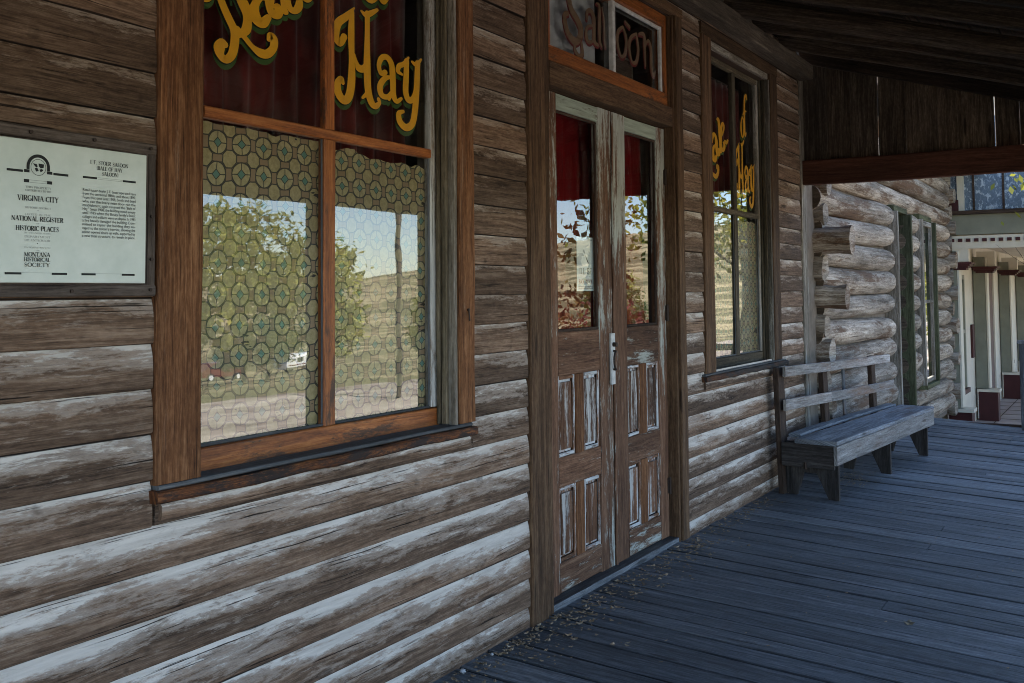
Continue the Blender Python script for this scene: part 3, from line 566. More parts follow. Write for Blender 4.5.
# double doors
fr = MB(); boxw(fr, 3.93, 5.83, -.042, .0, 3.203, 3.26); door_frame = fr.build('door_frame', M['doorframe'], SAL)
each('casing', M['doorframe'], door_frame, [(3.94, 4.09, -.038, .0, -.03, 3.2), (5.72, 5.82, -.040, .0, -.03, 3.2)], c=.005, seg=.2, jit=.002)
each('jamb', M['doorframe'], door_frame, [(4.093, 4.16, -.022, .12, -.03, 3.2, 2), (5.70, 5.718, -.024, .12, -.03, 3.2, 2)])
each('transom_bar', M['doorframe'], door_frame, [(4.165, 5.695, -.020, .10, 2.505, 2.625, 0)])
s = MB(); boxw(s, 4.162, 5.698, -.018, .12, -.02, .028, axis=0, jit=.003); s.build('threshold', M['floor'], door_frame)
def door(x0, x1, gx0, gx1, hinge_x, lab):
    y0, y1 = .040, .082
    d = bpy.data.objects.new('door', None); COL.objects.link(d); d.parent = SAL; d['label'] = lab
    each('stile', M['doorwood'], d, [(x0, gx0, y0, y1, .03, 2.495), (gx1, x1, y0, y1, .03, 2.495)], seg=.3)
    b = MB(); boxw(b, gx0 + .001, gx1 - .001, y0 + .001, y1, 2.415, 2.494); b.build('top_rail', M['doorgreen'], d)
    each('rail', M['doorwood'], d, [(gx0 + .001, gx1 - .001, y0 + .001, y1, z0, z1, 0) for z0, z1 in ((1.085, 1.30), (.54, .685), (.032, .175))])
    xm = (gx0 + gx1) / 2
    for z0, z1 in ((.686, 1.084), (.176, .539)):
        b = MB(); boxw(b, xm - .045, xm + .045, y0 + .002, y1, z0, z1, axis=2); b.build('middle_stile', M['trim'], d)
    for (p, q) in ((gx0 + .001, xm - .046), (xm + .046, gx1 - .001)):
        for z0, z1 in ((.686, 1.084), (.176, .539)):
            b = MB()
            # raised field inside a moulding
            boxw(b, p, p + .016, y0 + .006, y0 + .02, z0, z1, axis=2, c=.005); boxw(b, q - .016, q, y0 + .006, y0 + .02, z0, z1, axis=2, c=.005)
            boxw(b, p + .017, q - .017, y0 + .006, y0 + .02, z0, z0 + .018, axis=0, c=.005); boxw(b, p + .017, q - .017, y0 + .006, y0 + .02, z1 - .018, z1, axis=0, c=.005)
            boxw(b, p + .017, q - .017, y0 + .024, y0 + .034, z0 + .019, z1 - .019, axis=2, c=.004)
            pn_ = b.build('panel', M['doorpaint'], d)
            b = MB(); boxw(b, p + .028, q - .028, y0 + .010, y0 + .0235, z0 + .034, z1 - .034, axis=2, c=.009)
            b.build('raised_field', M['field'], d)
    each('glazing_bead', M['dark'], d, [(gx0 + .001, gx1 - .001, y0 + .006, y0 + .02, zz0, zz1, 0) for zz0, zz1 in ((1.301, 1.315), (2.40, 2.414))] + [(gx1 - .014, gx1 - .001, y0 + .006, y0 + .02, 1.316, 2.399), (gx0 + .001, gx0 + .014, y0 + .006, y0 + .02, 1.316, 2.399)])
    b = MB(); quad(b, (gx0, .066, 1.30), (gx1, .066, 1.30), (gx1, .066, 2.416), (gx0, .066, 2.416)); b.build('pane', M['glass'], d)
    for z in (.33, 1.37, 2.2):
        b = MB(); cyl(b, (hinge_x, .032, z - .05), (hinge_x, .032, z + .05), .008); solid(b, hinge_x - .02, hinge_x + .02, .036, .0395, z - .045, z + .045); b.build('hinge', M['iron'], d)
    return d
d1 = door(4.165, 4.945, 4.335, 4.79, 4.168, 'left door leaf with a paper notice behind its glass')
d2 = door(4.950, 5.695, 5.13, 5.57, 5.692, 'right door leaf with bluish flaking paint')
s = MB(); boxw(s, 4.90, 4.948, .026, .039, 1.00, 1.275, axis=2, c=.002, jit=0); s.build('lock_plate', M['whitelead'], d1)
s = MB()
for i in range(8):
    a0, a1 = math.radians(-80 + 20 * i), math.radians(-60 + 20 * i)
    cyl(s, (4.93 - .03 * math.cos(a0), .010 , 1.13 + .05 * math.sin(a0)), (4.93 - .03 * math.cos(a1), .010, 1.13 + .05 * math.sin(a1)), .006, n=8)
cyl(s, (4.925, .010, 1.08), (4.925, .03, 1.08), .006, n=8); cyl(s, (4.925, .010, 1.18), (4.925, .03, 1.18), .006, n=8); cyl(s, (4.922, .002, 1.215), (4.922, .03, 1.215), .012, n=10)
s.build('door_handle', M['iron'], d1)
b = MB(); boxw(b, 4.946, 4.966, .030, .0395, .03, 2.49, axis=2); b.build('astragal', M['doorwood'], d2)
# transom light
b = MB()
boxw(b, 4.165, 5.695, .012, .085, 2.628, 2.715, axis=0, c=.005); boxw(b, 4.165, 4.235, .014, .085, 2.716, 3.19); boxw(b, 5.665, 5.697, .014, .085, 2.716, 3.19); boxw(b, 4.165, 5.695, .014, .085, 3.125, 3.2, axis=0)
tr = b.build('transom_window', M['orange'], SAL)
b = MB(); boxw(b, 4.975, 5.010, .03, .06, 2.716, 3.124); boxw(b, 5.640, 5.664, .03, .05, 2.716, 3.124); boxw(b, 5.011, 5.639, .03, .05, 3.104, 3.124, axis=0); b.build('muntin', M['whitelead'], tr)
for p, q in ((4.236, 4.975), (5.010, 5.640)):
    b = MB(); quad(b, (p, .058, 2.716), (q, .058, 2.716), (q, .058, 3.124), (p, .058, 3.124)); b.build('pane', M['glass'], tr)
for nm, mat, y, gr in (('lettering', M['fadebrown'], .062, 0), ('lettering_outline', M['fadered'], .066, .004)):
    b = MB(); ribbons(b, SAL_L, y + .004, 0 if gr == 0 else .003, 0 if gr == 0 else -.008, gr, ax=1.25); b.build(nm, mat, tr)

# porch: ledger, rafters, roof boards, outer beam, posts, end gable
def zr(y): return 3.59 + .30 * y
b = MB(); boxw(b, -3.5, 8.44, -.155, -.035, 3.275, 3.40, axis=0, c=.008, jit=.004); b.build('ledger', M['ledger'], SAL)
x = -3.3; k = 0
while x < 8.3:
    b = MB(); rr = rnd.uniform(.045, .06)
    warp_ = lambda t, a=rnd.uniform(-.03, .03): V3((a * math.sin(t * 3.1), 0, .02 * math.sin(t * 3.1)))
    if k % 3 == 1: cyl(b, (x, -.05, zr(-.05) - .09), (x + .05, -2.85, zr(-2.85) - .085), .075, .06, 10, wob=.25, seg=9)
    else: sweep(b, (x, -.05, zr(-.05) - .08), (x, -2.85, zr(-2.85) - .08), (1, 0, 0), (0, .287, .958), rect(.06 + .02 * rnd.random(), .15, .012), warp=warp_, jit=.004)
    b.build('rafter', M['rafter'], SAL); x += .62 + rnd.uniform(-.05, .05); k += 1
b = MB(); y = 0
while y > -2.95:
    w_ = rnd.uniform(.16, .28)
    plank(b, (-3.5, y - w_ / 2, zr(y - w_ / 2) + .013 + rnd.uniform(-.003, .003)), (8.62, y - w_ / 2, zr(y - w_ / 2) + .013), (0, 1, .3), (0, -.3, 1), w_ - .006, .022, seg=1.2, jit=.002)
    y -= w_
b.build('roof_board', M['dark'], SAL)
b = MB(); y = -3.0
while y < 0.0:
    plank(b, (-3.55, y + .1, zr(y + .1) + .042), (8.66, y + .1, zr(y + .1) + .042), (0, 1, .3), (0, -.3, 1), .2, .03, seg=2, jit=.002); y += .2
b.build('roof_covering', M['dark'], SAL)
b = MB(); boxw(b, -3.5, 8.6, -2.60, -2.44, 2.16, 2.64, axis=0, c=.01, jit=.004); b.build('porch_beam', M['rafter'], SAL)
for x in (-2.9, -.2, 2.62, 5.45, 8.42):
    b = MB(); boxw(b, x - .07, x + .07, -2.585, -2.455, -.35, 2.16, c=.012); b.build('post', M['dark'], SAL)
g = MB(); y = -.02; k = 0
while y > -2.6:
    w_ = rnd.uniform(.18, .27); gap = .016 if k in (3, 7) else -.012
    xo = 8.60 + (k % 2) * .028
    plank(g, (xo, y - w_ / 2, 2.44), (xo, y - w_ / 2, zr(y - w_ / 2) - .01), (0, 1, 0), (1, 0, 0), w_ - gap, .024, jit=.001, seg=.2)
    y -= w_; k += 1
gb = g.build('gable_panel', M['gable'], SAL)
g = MB(); boxw(g, 8.50, 8.585, -2.44, -.02, 2.395, 2.60, axis=1, c=.008, jit=.004); g.build('tie_beam', M['redbeam'], gb)
g = MB(); sweep(g, (8.54, -.03, zr(-.03) - .075), (8.54, -2.85, zr(-2.85) - .075), (1, 0, 0), (0, .287, .958), rect(.06, .14, .01)); g.build('verge_rafter', M['dark'], gb)
# roof over the street front of the false front: cornice
b = MB(); boxw(b, -4.1, XE + .15, -.18, .0, 5.6, 5.75, axis=0); b.build('cornice', M['trim'], SAL)

# curtains hanging behind the glass
def curtain(x0, x1, z0, z1, y, amp, fold, label, mat='curtain'):
    b = MB(); n = int((x1 - x0) / .012); m_ = 14; vs = []; ph = rnd.random() * 9
    for i in range(n + 1):
        for j in range(m_ + 1):
            x = x0 + (x1 - x0) * i / n; z = z0 + (z1 - z0) * j / m_; t = 1 - j / m_
            yy = y + amp * (.5 + .5 * t) * (math.sin(x / fold * 6.283 + ph + .6 * math.sin(x * 5 + z * 1.2)) + .4 * math.sin(x / fold * 2.9 + ph * 2))
            vs.append((x + .01 * math.sin(z * 3 + x * 20), yy, z))
    fs = [(i * (m_ + 1) + j, (i + 1) * (m_ + 1) + j, (i + 1) * (m_ + 1) + j + 1, i * (m_ + 1) + j + 1) for i in range(n) for j in range(m_)]
    b.idx(vs, fs, lambda a, c, v: (vs[v][0], vs[v][2]), lambda a, c, v: (.5, .5))
    k = len(b.v)
    o = b.build('curtain', M[mat], None, smooth=True)
    sm = o.modifiers.new('thickness', 'SOLIDIFY'); sm.thickness = .003
    b2 = MB(); cyl(b2, (x0 - .01, y, z1 + .005), (x1 + .01, y, z1 + .005), .008); b2.build('curtain_rod', M['iron'], o)
    return tag(o, label, 'curtain', None)
curtain(2.06, 3.34, 2.0, 3.06, .20, .020, .11, 'dark red pleated curtain behind the lettered upper panes of the large near window')
curtain(4.22, 4.92, 1.2, 2.52, .17, .030, .16, 'red curtain behind the glass of the left door leaf, above the paper notice', 'redcloth')
curtain(4.98, 5.66, 1.2, 2.52, .17, .030, .17, 'red curtain behind the glass of the right door leaf', 'redcloth')
curtain(6.36, 7.60, 2.0, 3.06, .20, .020, .12, 'dark red curtain behind the upper panes of the far window, past the doors')
b = MB(); b.face([(4.24, .12, 2.7), (4.93, .121, 2.7), (4.93, .12, 3.13), (4.24, .121, 3.13)]); o = b.build('window_blind', M['fadegrey'])
b2 = MB(); cyl(b2, (4.23, .12, 3.14), (4.94, .12, 3.14), .012); b2.build('roller', M['whitelead'], o)
tag(o, 'pale grey blind behind the left pane of the light above the doors', 'blind')
# small dim sign hanging behind the right transom pane
b = MB(); boxw(b, 5.13, 5.38, .10, .11, 2.745, 2.87, axis=0, c=.002, jit=0); o = b.build('hanging_sign', M['sage'])
b2 = MB(); boxw(b2, 5.145, 5.365, .096, .0995, 2.76, 2.855, axis=0, c=.001, jit=0); b2.build('sign_face', M['dark'], o)
tag(o, 'small grey green sign behind the right pane of the light above the doors', 'sign')

# paper notice inside the left door glass
b = MB(); boxw(b, 4.60, 4.79, .0720, .0735, 1.505, 1.79, axis=2, c=.0004, jit=0); nt = b.build('paper_notice', M['paper'])
tag(nt, 'white paper notice taped inside the glass of the left door leaf', 'notice')
b = MB()
def bar(mb, x0, x1, z0, z1, y): mb.face([(x0, y, z0), (x1, y, z0), (x1, y, z1), (x0, y, z1)])
for (a, c, z, h) in ((4.615, 4.775, 1.775, .004), (4.615, 4.775, 1.525, .004), (4.615, 4.775, 1.518, .002)): bar(b, a, c, z, z + h, .0715)
b.face([(4.69, .0714, 1.70), (4.715, .0714, 1.66), (4.74, .0714, 1.645), (4.70, .0714, 1.69)])
serif(b, 'ILL BE', 4.625, 4.77, 1.595, .030, .0714)
b.build('notice_text', M['ink'], nt)
b = MB(); serif(b, 'BACK TO YOU', 4.62, 4.775, 1.545, .020, .0714); b.build('red_text', M['fadered'], nt)

# ------------------------------------------------------------------ the enamelled plaque
PL = empty('history_plaque', (1.6, -.03, 1.5), 'pale green-white printed plaque on a grey wooden backing, left of the large window', 'sign')
b = MB()
each('backing_board', M['plaqueback'], PL, [(1.22, 1.862, -.046, -.026, 1.895, 1.925, 0), (1.22, 1.862, -.046, -.026, 1.497, 1.528, 0), (1.825, 1.862, -.0465, -.026, 1.529, 1.894, 2), (1.22, 1.26, -.0465, -.026, 1.529, 1.894, 2), (1.261, 1.824, -.044, -.026, 1.529, 1.70, 0), (1.261, 1.824, -.044, -.026, 1.701, 1.894, 0)])
b = MB(); boxw(b, 1.384, 1.818, -.058, -.0475, 1.533, 1.888, axis=0, c=.0015, jit=0, seg=9); b.build('plate', M['plaque'], PL)
for x_, z_ in ((1.84, 1.91), (1.66, 1.912), (1.48, 1.91), (1.843, 1.515), (1.60, 1.512), (1.846, 1.72), (1.846, 1.60)): b = MB(); cyl(b, (x_, -.052, z_), (x_, -.0468, z_), .005, n=8); b.build('nail', M['iron'], PL)
y = -.0592
b = MB()
# arch emblem
cx, cz = 1.495, 1.822
for i in range(24):
    A, B = math.radians(180 * i / 24), math.radians(180 * (i + 1) / 24)
    r0, r1 = .0235, .0315
    b.face([(cx + r0 * math.cos(A), y, cz + r0 * math.sin(A)), (cx + r1 * math.cos(A), y, cz + r1 * math.sin(A)), (cx + r1 * math.cos(B), y, cz + r1 * math.sin(B)), (cx + r0 * math.cos(B), y, cz + r0 * math.sin(B))])
for s_ in (-1, 1):
    xa, xb = sorted((cx + s_ * .0235, cx + s_ * .0315)); bar(b, xa, xb, cz - .008, cz, y)
    xa, xb = sorted((cx + s_ * .0235, cx + s_ * .038)); bar(b, xa, xb, cz - .016, cz - .0085, y)
    xa, xb = sorted((cx + s_ * .024, cx + s_ * .038)); bar(b, xa, xb, cz - .041, cz - .033, y)
    xa, xb = sorted((cx + s_ * .041, cx + s_ * .083)); bar(b, xa, xb, cz - .0165, cz - .0105, y)
bar(b, cx - .024, cx + .024, cz - .0345, cz - .0340, y); bar(b, cx - .024, cx + .024, cz - .0405, cz - .0400, y)
for i in range(28):
    A, B = 2 * math.pi * i / 28, 2 * math.pi * (i + 1) / 28; r0, r1 = .0195, .0207
    b.face([(cx + r * math.cos(t), y, cz - .001 + r * math.sin(t)) for r, t in ((r0, A), (r1, A), (r1, B), (r0, B))])
# steer skull mark
for pts in (((-.015, .008), (-.005, .007), (-.002, .001), (-.006, -.002), (-.011, .003)), ((.0, .009), (.015, .008), (.014, -.001), (.006, -.003), (.001, .002)), ((-.010, -.004), (-.003, -.002), (.001, -.010), (-.006, -.012)), ((.003, -.006), (.010, -.004), (.013, -.008), (.006, -.013))):
    b.face([(cx + p[0], y - .0001, cz + p[1]) for p in pts])
b.build('emblem', M['ink'], PL)
b = MB()
L1, L2 = 1.461, 1.531
def line(t, x0, x1, zb, zt_, bold=1.): serif(b, t, x0, x1, zb, zt_ - zb, y, bold)
line('THIS PROPERTY', L1, L2, 1.7675, 1.7725, .8); line('CONTRIBUTES TO THE', L1, L2, 1.7595, 1.7645, .8)
line('VIRGINIA CITY', 1.441, 1.552, 1.736, 1.749, 1.1)
line('HISTORIC DISTRICT', L1, L2, 1.717, 1.7215, .8); line('LISTED IN THE', L1, L2, 1.7005, 1.7045, .8)
line('NATIONAL REGISTER', 1.426, 1.566, 1.686, 1.6975, 1.15); line('OF', 1.492, 1.500, 1.6785, 1.6815, .9)
line('HISTORIC PLACES', 1.438, 1.554, 1.662, 1.6735, 1.15)
line('BY THE UNITED STATES', L1, L2, 1.6545, 1.658, .7); line('DEPARTMENT', L1, L2, 1.645, 1.6495, .8); line('OF INTERIOR', L1, L2, 1.636, 1.6405, .8)
line('IN COOPERATION WITH', L1, L2, 1.6185, 1.622, .7) ; line('THE', 1.491, 1.503, 1.6115, 1.6145, .8)
line('MONTANA', L1, L2, 1.598, 1.6085, 1.15); line('HISTORICAL', L1, L2, 1.586, 1.5955, 1.1); line('SOCIETY', L1, L2, 1.573, 1.5825, 1.15)
for z_ in (1.711, 1.629): b.face([(1.4945, y, z_ + .0015), (1.496, y, z_), (1.4975, y, z_ + .0015), (1.496, y, z_ + .003)])
line('J. F. STOER SALOON', 1.640, 1.758, 1.846, 1.856); line('(BALE OF HAY', 1.660, 1.740, 1.832, 1.842); line('SALOON)', 1.676, 1.728, 1.818, 1.828)
for (xa, xb) in ((1.620, 1.662), (1.742, 1.783)): bar(b, xa, xb, 1.8065, 1.812, y); bar(b, xa, xb, 1.553, 1.5585, y)
for (xa, xb) in ((1.412, 1.455), (1.536, 1.579)): bar(b, xa, xb, 1.553, 1.5585, y)
for (xa, xb) in ((1.663, 1.741),): bar(b, xa, xb, 1.811, 1.8114, y); bar(b, xa, xb, 1.807, 1.8074, y); bar(b, xa, xb, 1.5575, 1.5579, y)
bar(b, 1.456, 1.535, 1.5575, 1.5579, y)
b.build('heading_text', M['ink'], PL)
body = ["Retail liquor dealer J. F. Stoer operated here", "from the territorial 1860s until about 1890.", "From that time until 1908, Smith and Boyd", "who ran the livery next door ran the", "establishment, again renamed the \"Bale of", "Hay.\" Since 1908, the building stood empty", "until 1945 when the Bovey family's finest", "collages and artifacts were on display. In 1983", "a fire heavily damaged the building. Com-", "mitted to repair the building they sal-", "vaged to the saloon's interior, allowing the", "saloon opened doors up walls, supported by", "a new steel structure, to remain in place."]
for i, t in enumerate(body):
    cu = bpy.data.curves.new('t', 'FONT'); cu.body = t; cu.size = .0105; tmp = bpy.data.objects.new('t', cu); COL.objects.link(tmp)
    dg = bpy.context.evaluated_depsgraph_get(); me = bpy.data.meshes.new_from_object(tmp.evaluated_get(dg))
    xs_ = [v.co.x for v in me.vertices]; k = .163 / max(xs_)
    me.transform(Matrix.Translation((1.620 - 1.6, y - .0001 + .03, 1.773 - i * .0100 - 1.5)) @ Matrix.Rotation(math.pi / 2, 4, 'X') @ Matrix.Diagonal((k, 1, 1, 1)))
    me.materials.clear(); me.materials.append(M['ink']); o = bpy.data.objects.new('body_text', me); COL.objects.link(o); o.parent = PL
    bpy.data.objects.remove(tmp)

# ------------------------------------------------------------------ boardwalk
b = MB(); x = -3.6; SL = .045
nails = MB()
while x < 12.62:
    w_ = rnd.uniform(.115, .18) if rnd.random() > .2 else rnd.uniform(.18, .22); gap = rnd.choice((.004, .005, .007, .010, .016))
    dz = rnd.uniform(-.0055, .0045); yaw = rnd.uniform(-.006, .006); yend = -2.78 + rnd.uniform(-.03, .03)
    cuts = [.03, yend]
    if rnd.random() < .35: cuts = [.03, rnd.choice((-1.28, -2.0)), yend]
    for i in range(len(cuts) - 1):
        ya, yb_ = cuts[i] - (.002 if i else 0), cuts[i + 1] + .002
        plank(b, (x + w_ / 2 + yaw, ya, SL * ya - .019 + dz), (x + w_ / 2 - yaw, yb_, SL * yb_ - .019 + dz + rnd.uniform(-.002, .002)), (1, 0, 0), (0, 0, 1), w_ - gap, .038, c=.005, seg=.3, jit=.0012)
    for yy in (-.14, -1.27, -2.0, -2.6):
        for xx in (x + .025, x + w_ - .03):
            r_ = .0035; q = (xx, yy + rnd.uniform(-.012, .012), SL * yy + dz + .0012)
            nails.face([(q[0] + r_ * math.cos(a), q[1] + r_ * math.sin(a), q[2]) for a in [k * math.pi / 3 for k in range(6)]])
    x += w_
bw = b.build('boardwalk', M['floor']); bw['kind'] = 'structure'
nails.build('nail_heads', M['iron'], bw)
b = MB()
for yy in (-.15, -1.3, -2.0, -2.65): boxw(b, -3.6, 12.6, yy - .05, yy + .05, SL * yy - .25, SL * yy - .045, axis=0, seg=2)
boxw(b, 12.625, 12.66, -2.78, .0, -.42, -.03, axis=1)
b.build('joist', M['dark'], bw)

# ------------------------------------------------------------------ bench
BE = empty('wooden_bench', (8.7, -.35, -.015), 'long weathered plank bench with a two-rail backrest against the saloon corner', 'bench')
a_ = math.radians(-4.6); e = V3((math.cos(a_), math.sin(a_), 0)); n_ = V3((math.sin(a_), -math.cos(a_), 0)) ; up = V3((0, 0, 1))
n_ = V3((e.y, -e.x, 0))
o_ = V3((7.44, -.12, 0))                         # back near corner on the floor
def bp(s, d, z): return o_ + e * s + n_ * d + up * z
def part(name, mat, parent, fn, **k):
    mb = MB(); fn(mb); return mb.build(name, mat, parent, **k)
M['dark2'] = wood('dark bench boards', (.02, .016, .014), (.075, .062, .055), (.16, .14, .125), bump=.8)
Lb = 2.68; SZ = .40
part('seat', M['bench'], BE, lambda q: plank(q, bp(-.06, .285, SZ), bp(Lb, .285, SZ - .01), n_, up, .31, .034, c=.006, jit=.002, r=.9))
part('seat', M['bench'], BE, lambda q: plank(q, bp(.12, .058, SZ + .016), bp(Lb, .050, SZ - .002), n_, up, .095, .024, c=.006, jit=.003, warp=lambda t: n_ * (-.02 * math.sin(t * 3.14)), r=.7))
part('apron', M['benchback'], BE, lambda q: plank(q, bp(-.055, .425, SZ - .088), bp(Lb - .01, .425, SZ - .093), up, n_, .135, .026, jit=.002, r=.35))
for s in (-.03, Lb - .06): part('side_apron', M['dark2'], BE, lambda q: plank(q, bp(s, .02, SZ - .105), bp(s, .408, SZ - .105), up, e, .17, .026, r=.15))
def leg(q, s):
    zf = [SL * bp(s, d, 0).y for d in (.40, .33, .06)]
    pts = [(.41, SZ - .02), (.41, zf[0]), (.335, zf[1]), (.25, .16), (.15, .16), (.10, zf[2]), (.02, zf[2]), (.02, SZ - .02)]
    A = [bp(s - .016, d, z) for d, z in pts]; B = [bp(s + .016, d, z) for d, z in pts]
    r = rnd.random() * .3
    # split outline in strips so that it stays convex
    for P_ in (A, B):
        for idx in ((0, 1, 2, 3), (0, 3, 4, 7), (4, 5, 6, 7)):
            q.face([P_[i] for i in idx], [(pts[i][1] + s, pts[i][0]) for i in idx], [(.5, r)] * 4)
    for i in range(8):
        j = (i + 1) % 8; q.face([A[i], A[j], B[j], B[i]], [(pts[i][1], 0), (pts[j][1] + pts[j][0], 0), (pts[j][1] + pts[j][0], .03), (pts[i][1], .03)], [(.5, r)] * 4)
for s in (.06, 1.36, Lb - .14): part('leg', M['dark2'], BE, lambda q: leg(q, s))
for s, w_ in ((.05, .12), (1.02, .11), (2.34, .11)):
    zf = SL * bp(s, -.02, 0).y
    part('back_post', M['dark'], BE, lambda q: plank(q, bp(s, .0, zf), bp(s, -.03, .92 - .015 * s), e, n_, w_, .042, r=.3))
part('back_stay', M['bench'], BE, lambda q: plank(q, bp(1.62, -.05, SZ), bp(1.62, -.055, .88), e, n_, .045, .02))
for z, dz, w_ in ((.895, -.055, .078), (.648, -.065, .082)):
    part('backrest', M['benchback'], BE, lambda q: plank(q, bp(.0, .034, z), bp(1.02, .030, z + dz * .4), up, n_, w_, .022, jit=.003, r=rnd.uniform(.5, .9)))
    part('backrest', M['benchback'], BE, lambda q: plank(q, bp(1.024, .030, z + dz * .4), bp(2.74 if z > .8 else 2.86, .028, z + dz), up, n_, w_, .022, jit=.003, r=rnd.uniform(.5, .9)))
part('bracket', M['iron'], BE, lambda q: cyl(q, bp(-.045, .20, .25), bp(-.045, .20, .20), .012, n=8))

# ------------------------------------------------------------------ log cabin
LC = empty('log_cabin', (12.5, .1, -.3), 'cabin of pale weathered logs with green-framed openings, beyond the bench', 'house')
def log(mb, x0, x1, y, z, r, seed):
    rg = random.Random(seed); rot = rg.uniform(-.02, .02); n = max(2, int((x1 - x0) / .12)); m_ = 20; vs = []; sd = rg.random() * 50
    for i in range(n + 1):
        x = x0 + (x1 - x0) * i / n; k = i / n
        end = min(i, n - i); rr = r * (1 - .16 * (end == 0) - .04 * (end == 1)) * (1 + .05 * mnoise.noise(V3((x * .8, sd, 0))))
        zc = z + rot * (k - .5) * (x1 - x0) + .012 * mnoise.noise(V3((x * .6, sd, 9)))
        for j in range(m_):
            a = 2 * math.pi * j / m_
            q = rr * (1 + .06 * mnoise.noise(V3((x * 1.6, math.cos(a) * 1.5 + sd, math.sin(a) * 1.5))) + .025 * mnoise.noise(V3((x * 6, math.cos(a) * 4, math.sin(a) * 4 + sd))))
            vs.append((x, y - q * math.cos(a) * .95, zc + q * math.sin(a)))
    fs = [(i * m_ + j, i * m_ + (j + 1) % m_, (i + 1) * m_ + (j + 1) % m_, (i + 1) * m_ + j) for i in range(n) for j in range(m_)]
    inf = [(i, j) for i in range(n) for j in range(m_)]
    rv = rg.random()
    mb.idx(vs, fs, lambda fi, ci, vi: (sd + (inf[fi][0] + (0, 0, 1, 1)[ci]) / n * (x1 - x0), (inf[fi][1] + (0, 1, 1, 0)[ci]) / m_ * 6.283 * r), lambda a, c, v: (.5, rv))
    for base, f in ((0, 1), (n * m_, -1)):
        pts = [vs[base + j] for j in range(m_)][::f]
        mb.face(pts, [(q[1] * 2, q[2] * 2) for q in pts], [(.5, rv)] * m_, 1)
lw = MB(); PITCH = .252; zl = -.30; i = 0
F1, F2 = (12.30, 12.95), (13.95, 14.75)
while zl < 3.45:
    r = .121 + rnd.uniform(-.009, .009); zc = zl + .126
    segs = [(9.02 + rnd.uniform(-.05, .10), F1[0]), (F1[1], F2[0]), (F2[1], 16.5)]
    if zc > 2.40: segs = [(8.98 + rnd.uniform(-.05, .1), 16.55)]
    elif zc < .25: segs = [(9.0, F1[0]), (F1[1], 16.55 + rnd.uniform(0, .08))]
    for (p, q) in segs: log(lw, p, q + (rnd.uniform(0, .1) if q > 16 else 0), .05, zc, r, i * 31 + int(p))
    zl += PITCH; i += 1
# crossing log ends at both corners
for cx in (9.10, 16.72):
    for k in range(15):
        zc = -.30 + .25 * k; pr = {9: .30, 7: .24}.get(k, (.06, .10)[k % 2]) if cx < 12 else .05 + .06 * (k % 2)
        rr = .12 + rnd.uniform(-.02, .02)
        cyl(lw, (cx + rnd.uniform(-.04, .04), .3, zc), (cx + rnd.uniform(-.03, .03), -pr, zc - .01), rr, rr * .93, 14, mi=0, wob=.28, seg=5)
lw.build('wall', [M['log'], M['logend']], LC, smooth=False)
b = MB(); solid(b, 9.0, F1[0], .07, .2, -.4, 3.5); solid(b, F1[1], F2[0], .07, .2, -.4, 3.5); solid(b, F2[1], 16.6, .07, .2, -.4, 3.5)
solid(b, F1[0], F1[1], .071, .199, 2.4, 3.5); solid(b, F2[0], F2[1], .071, .199, 2.4, 3.5); solid(b, F2[0], F2[1], .071, .199, -.4, .25)
solid(b, 8.62, 9.05, .02, .1, -.3, 3.3)
b.build('chinking', M['mortar'], LC)
b = MB(); solid(b, 9.0, 16.7, 4.9, 5.0, -.5, 3.5); solid(b, 9.0, 9.1, .2, 5, -.5, 3.5); solid(b, 16.6, 16.7, .2, 5, -.5, 3.5); solid(b, 9, 16.7, .2, 5, -.5, -.4); b.build('inner_wall', M['room'], LC)
for (p, q), zb, isdoor in ((F1, .0, True), (F2, .26, False)):
    b = MB()
    boxw(b, p - .08, q + .08, -.11, .16, zb - .055, zb - .002, axis=0)
    w = b.build('door_frame' if isdoor else 'window_frame', M['green'], LC)
    each('side_post', M['greytrim'], w, [(p - .07, p, -.095, .16, zb, 2.42)], c=.006)
    each('side_post', M['green'], w, [(q, q + .07, -.12, .16, zb, 2.42)], c=.006)
    each('head_board', M['green'], w, [(p - .07, q + .07, -.06, .16, 2.422, 2.49, 0)])
    b = MB()
    if isdoor:
        for k in range(3): boxw(b, p + .004 + k * .215, p + .21 + k * .215, .09, .12, .02, 2.41, axis=2)
        d = b.build('plank_door', M['green'], w)
    else:
        for (s0, s1, z0, z1) in ((p, p + .05, .27, 2.41), (q - .05, q, .27, 2.41), (p + .051, q - .051, .27, .33), (p + .051, q - .051, 1.32, 1.36), (p + .051, q - .051, 2.35, 2.41)): boxw(b, s0, s1, -.07, -.03, z0, z1)
        b.build('sash', M['greytrim'], w)
        b = MB(); quad(b, (p + .04, -.05, .3), (q - .04, -.05, .3), (q - .04, -.05, 2.4), (p + .04, -.05, 2.4)); b.build('pane', M['glass'], w)
b = MB()
sweep(b, (8.75, -.45, 3.42), (17.0, -.45, 3.42), (0, 1, 0), (0, 0, 1), rect(.05, .12)); 
for k in range(8):
    ya = -.45 + k * .4; plank(b, (8.75, ya + .2, 3.52 + .35 * (ya + .65)), (17.0, ya + .2, 3.52 + .35 * (ya + .65)), (0, 1, .35), (0, -.35, 1), .43, .03, seg=1)
b.build('roof', M['dark'], LC)

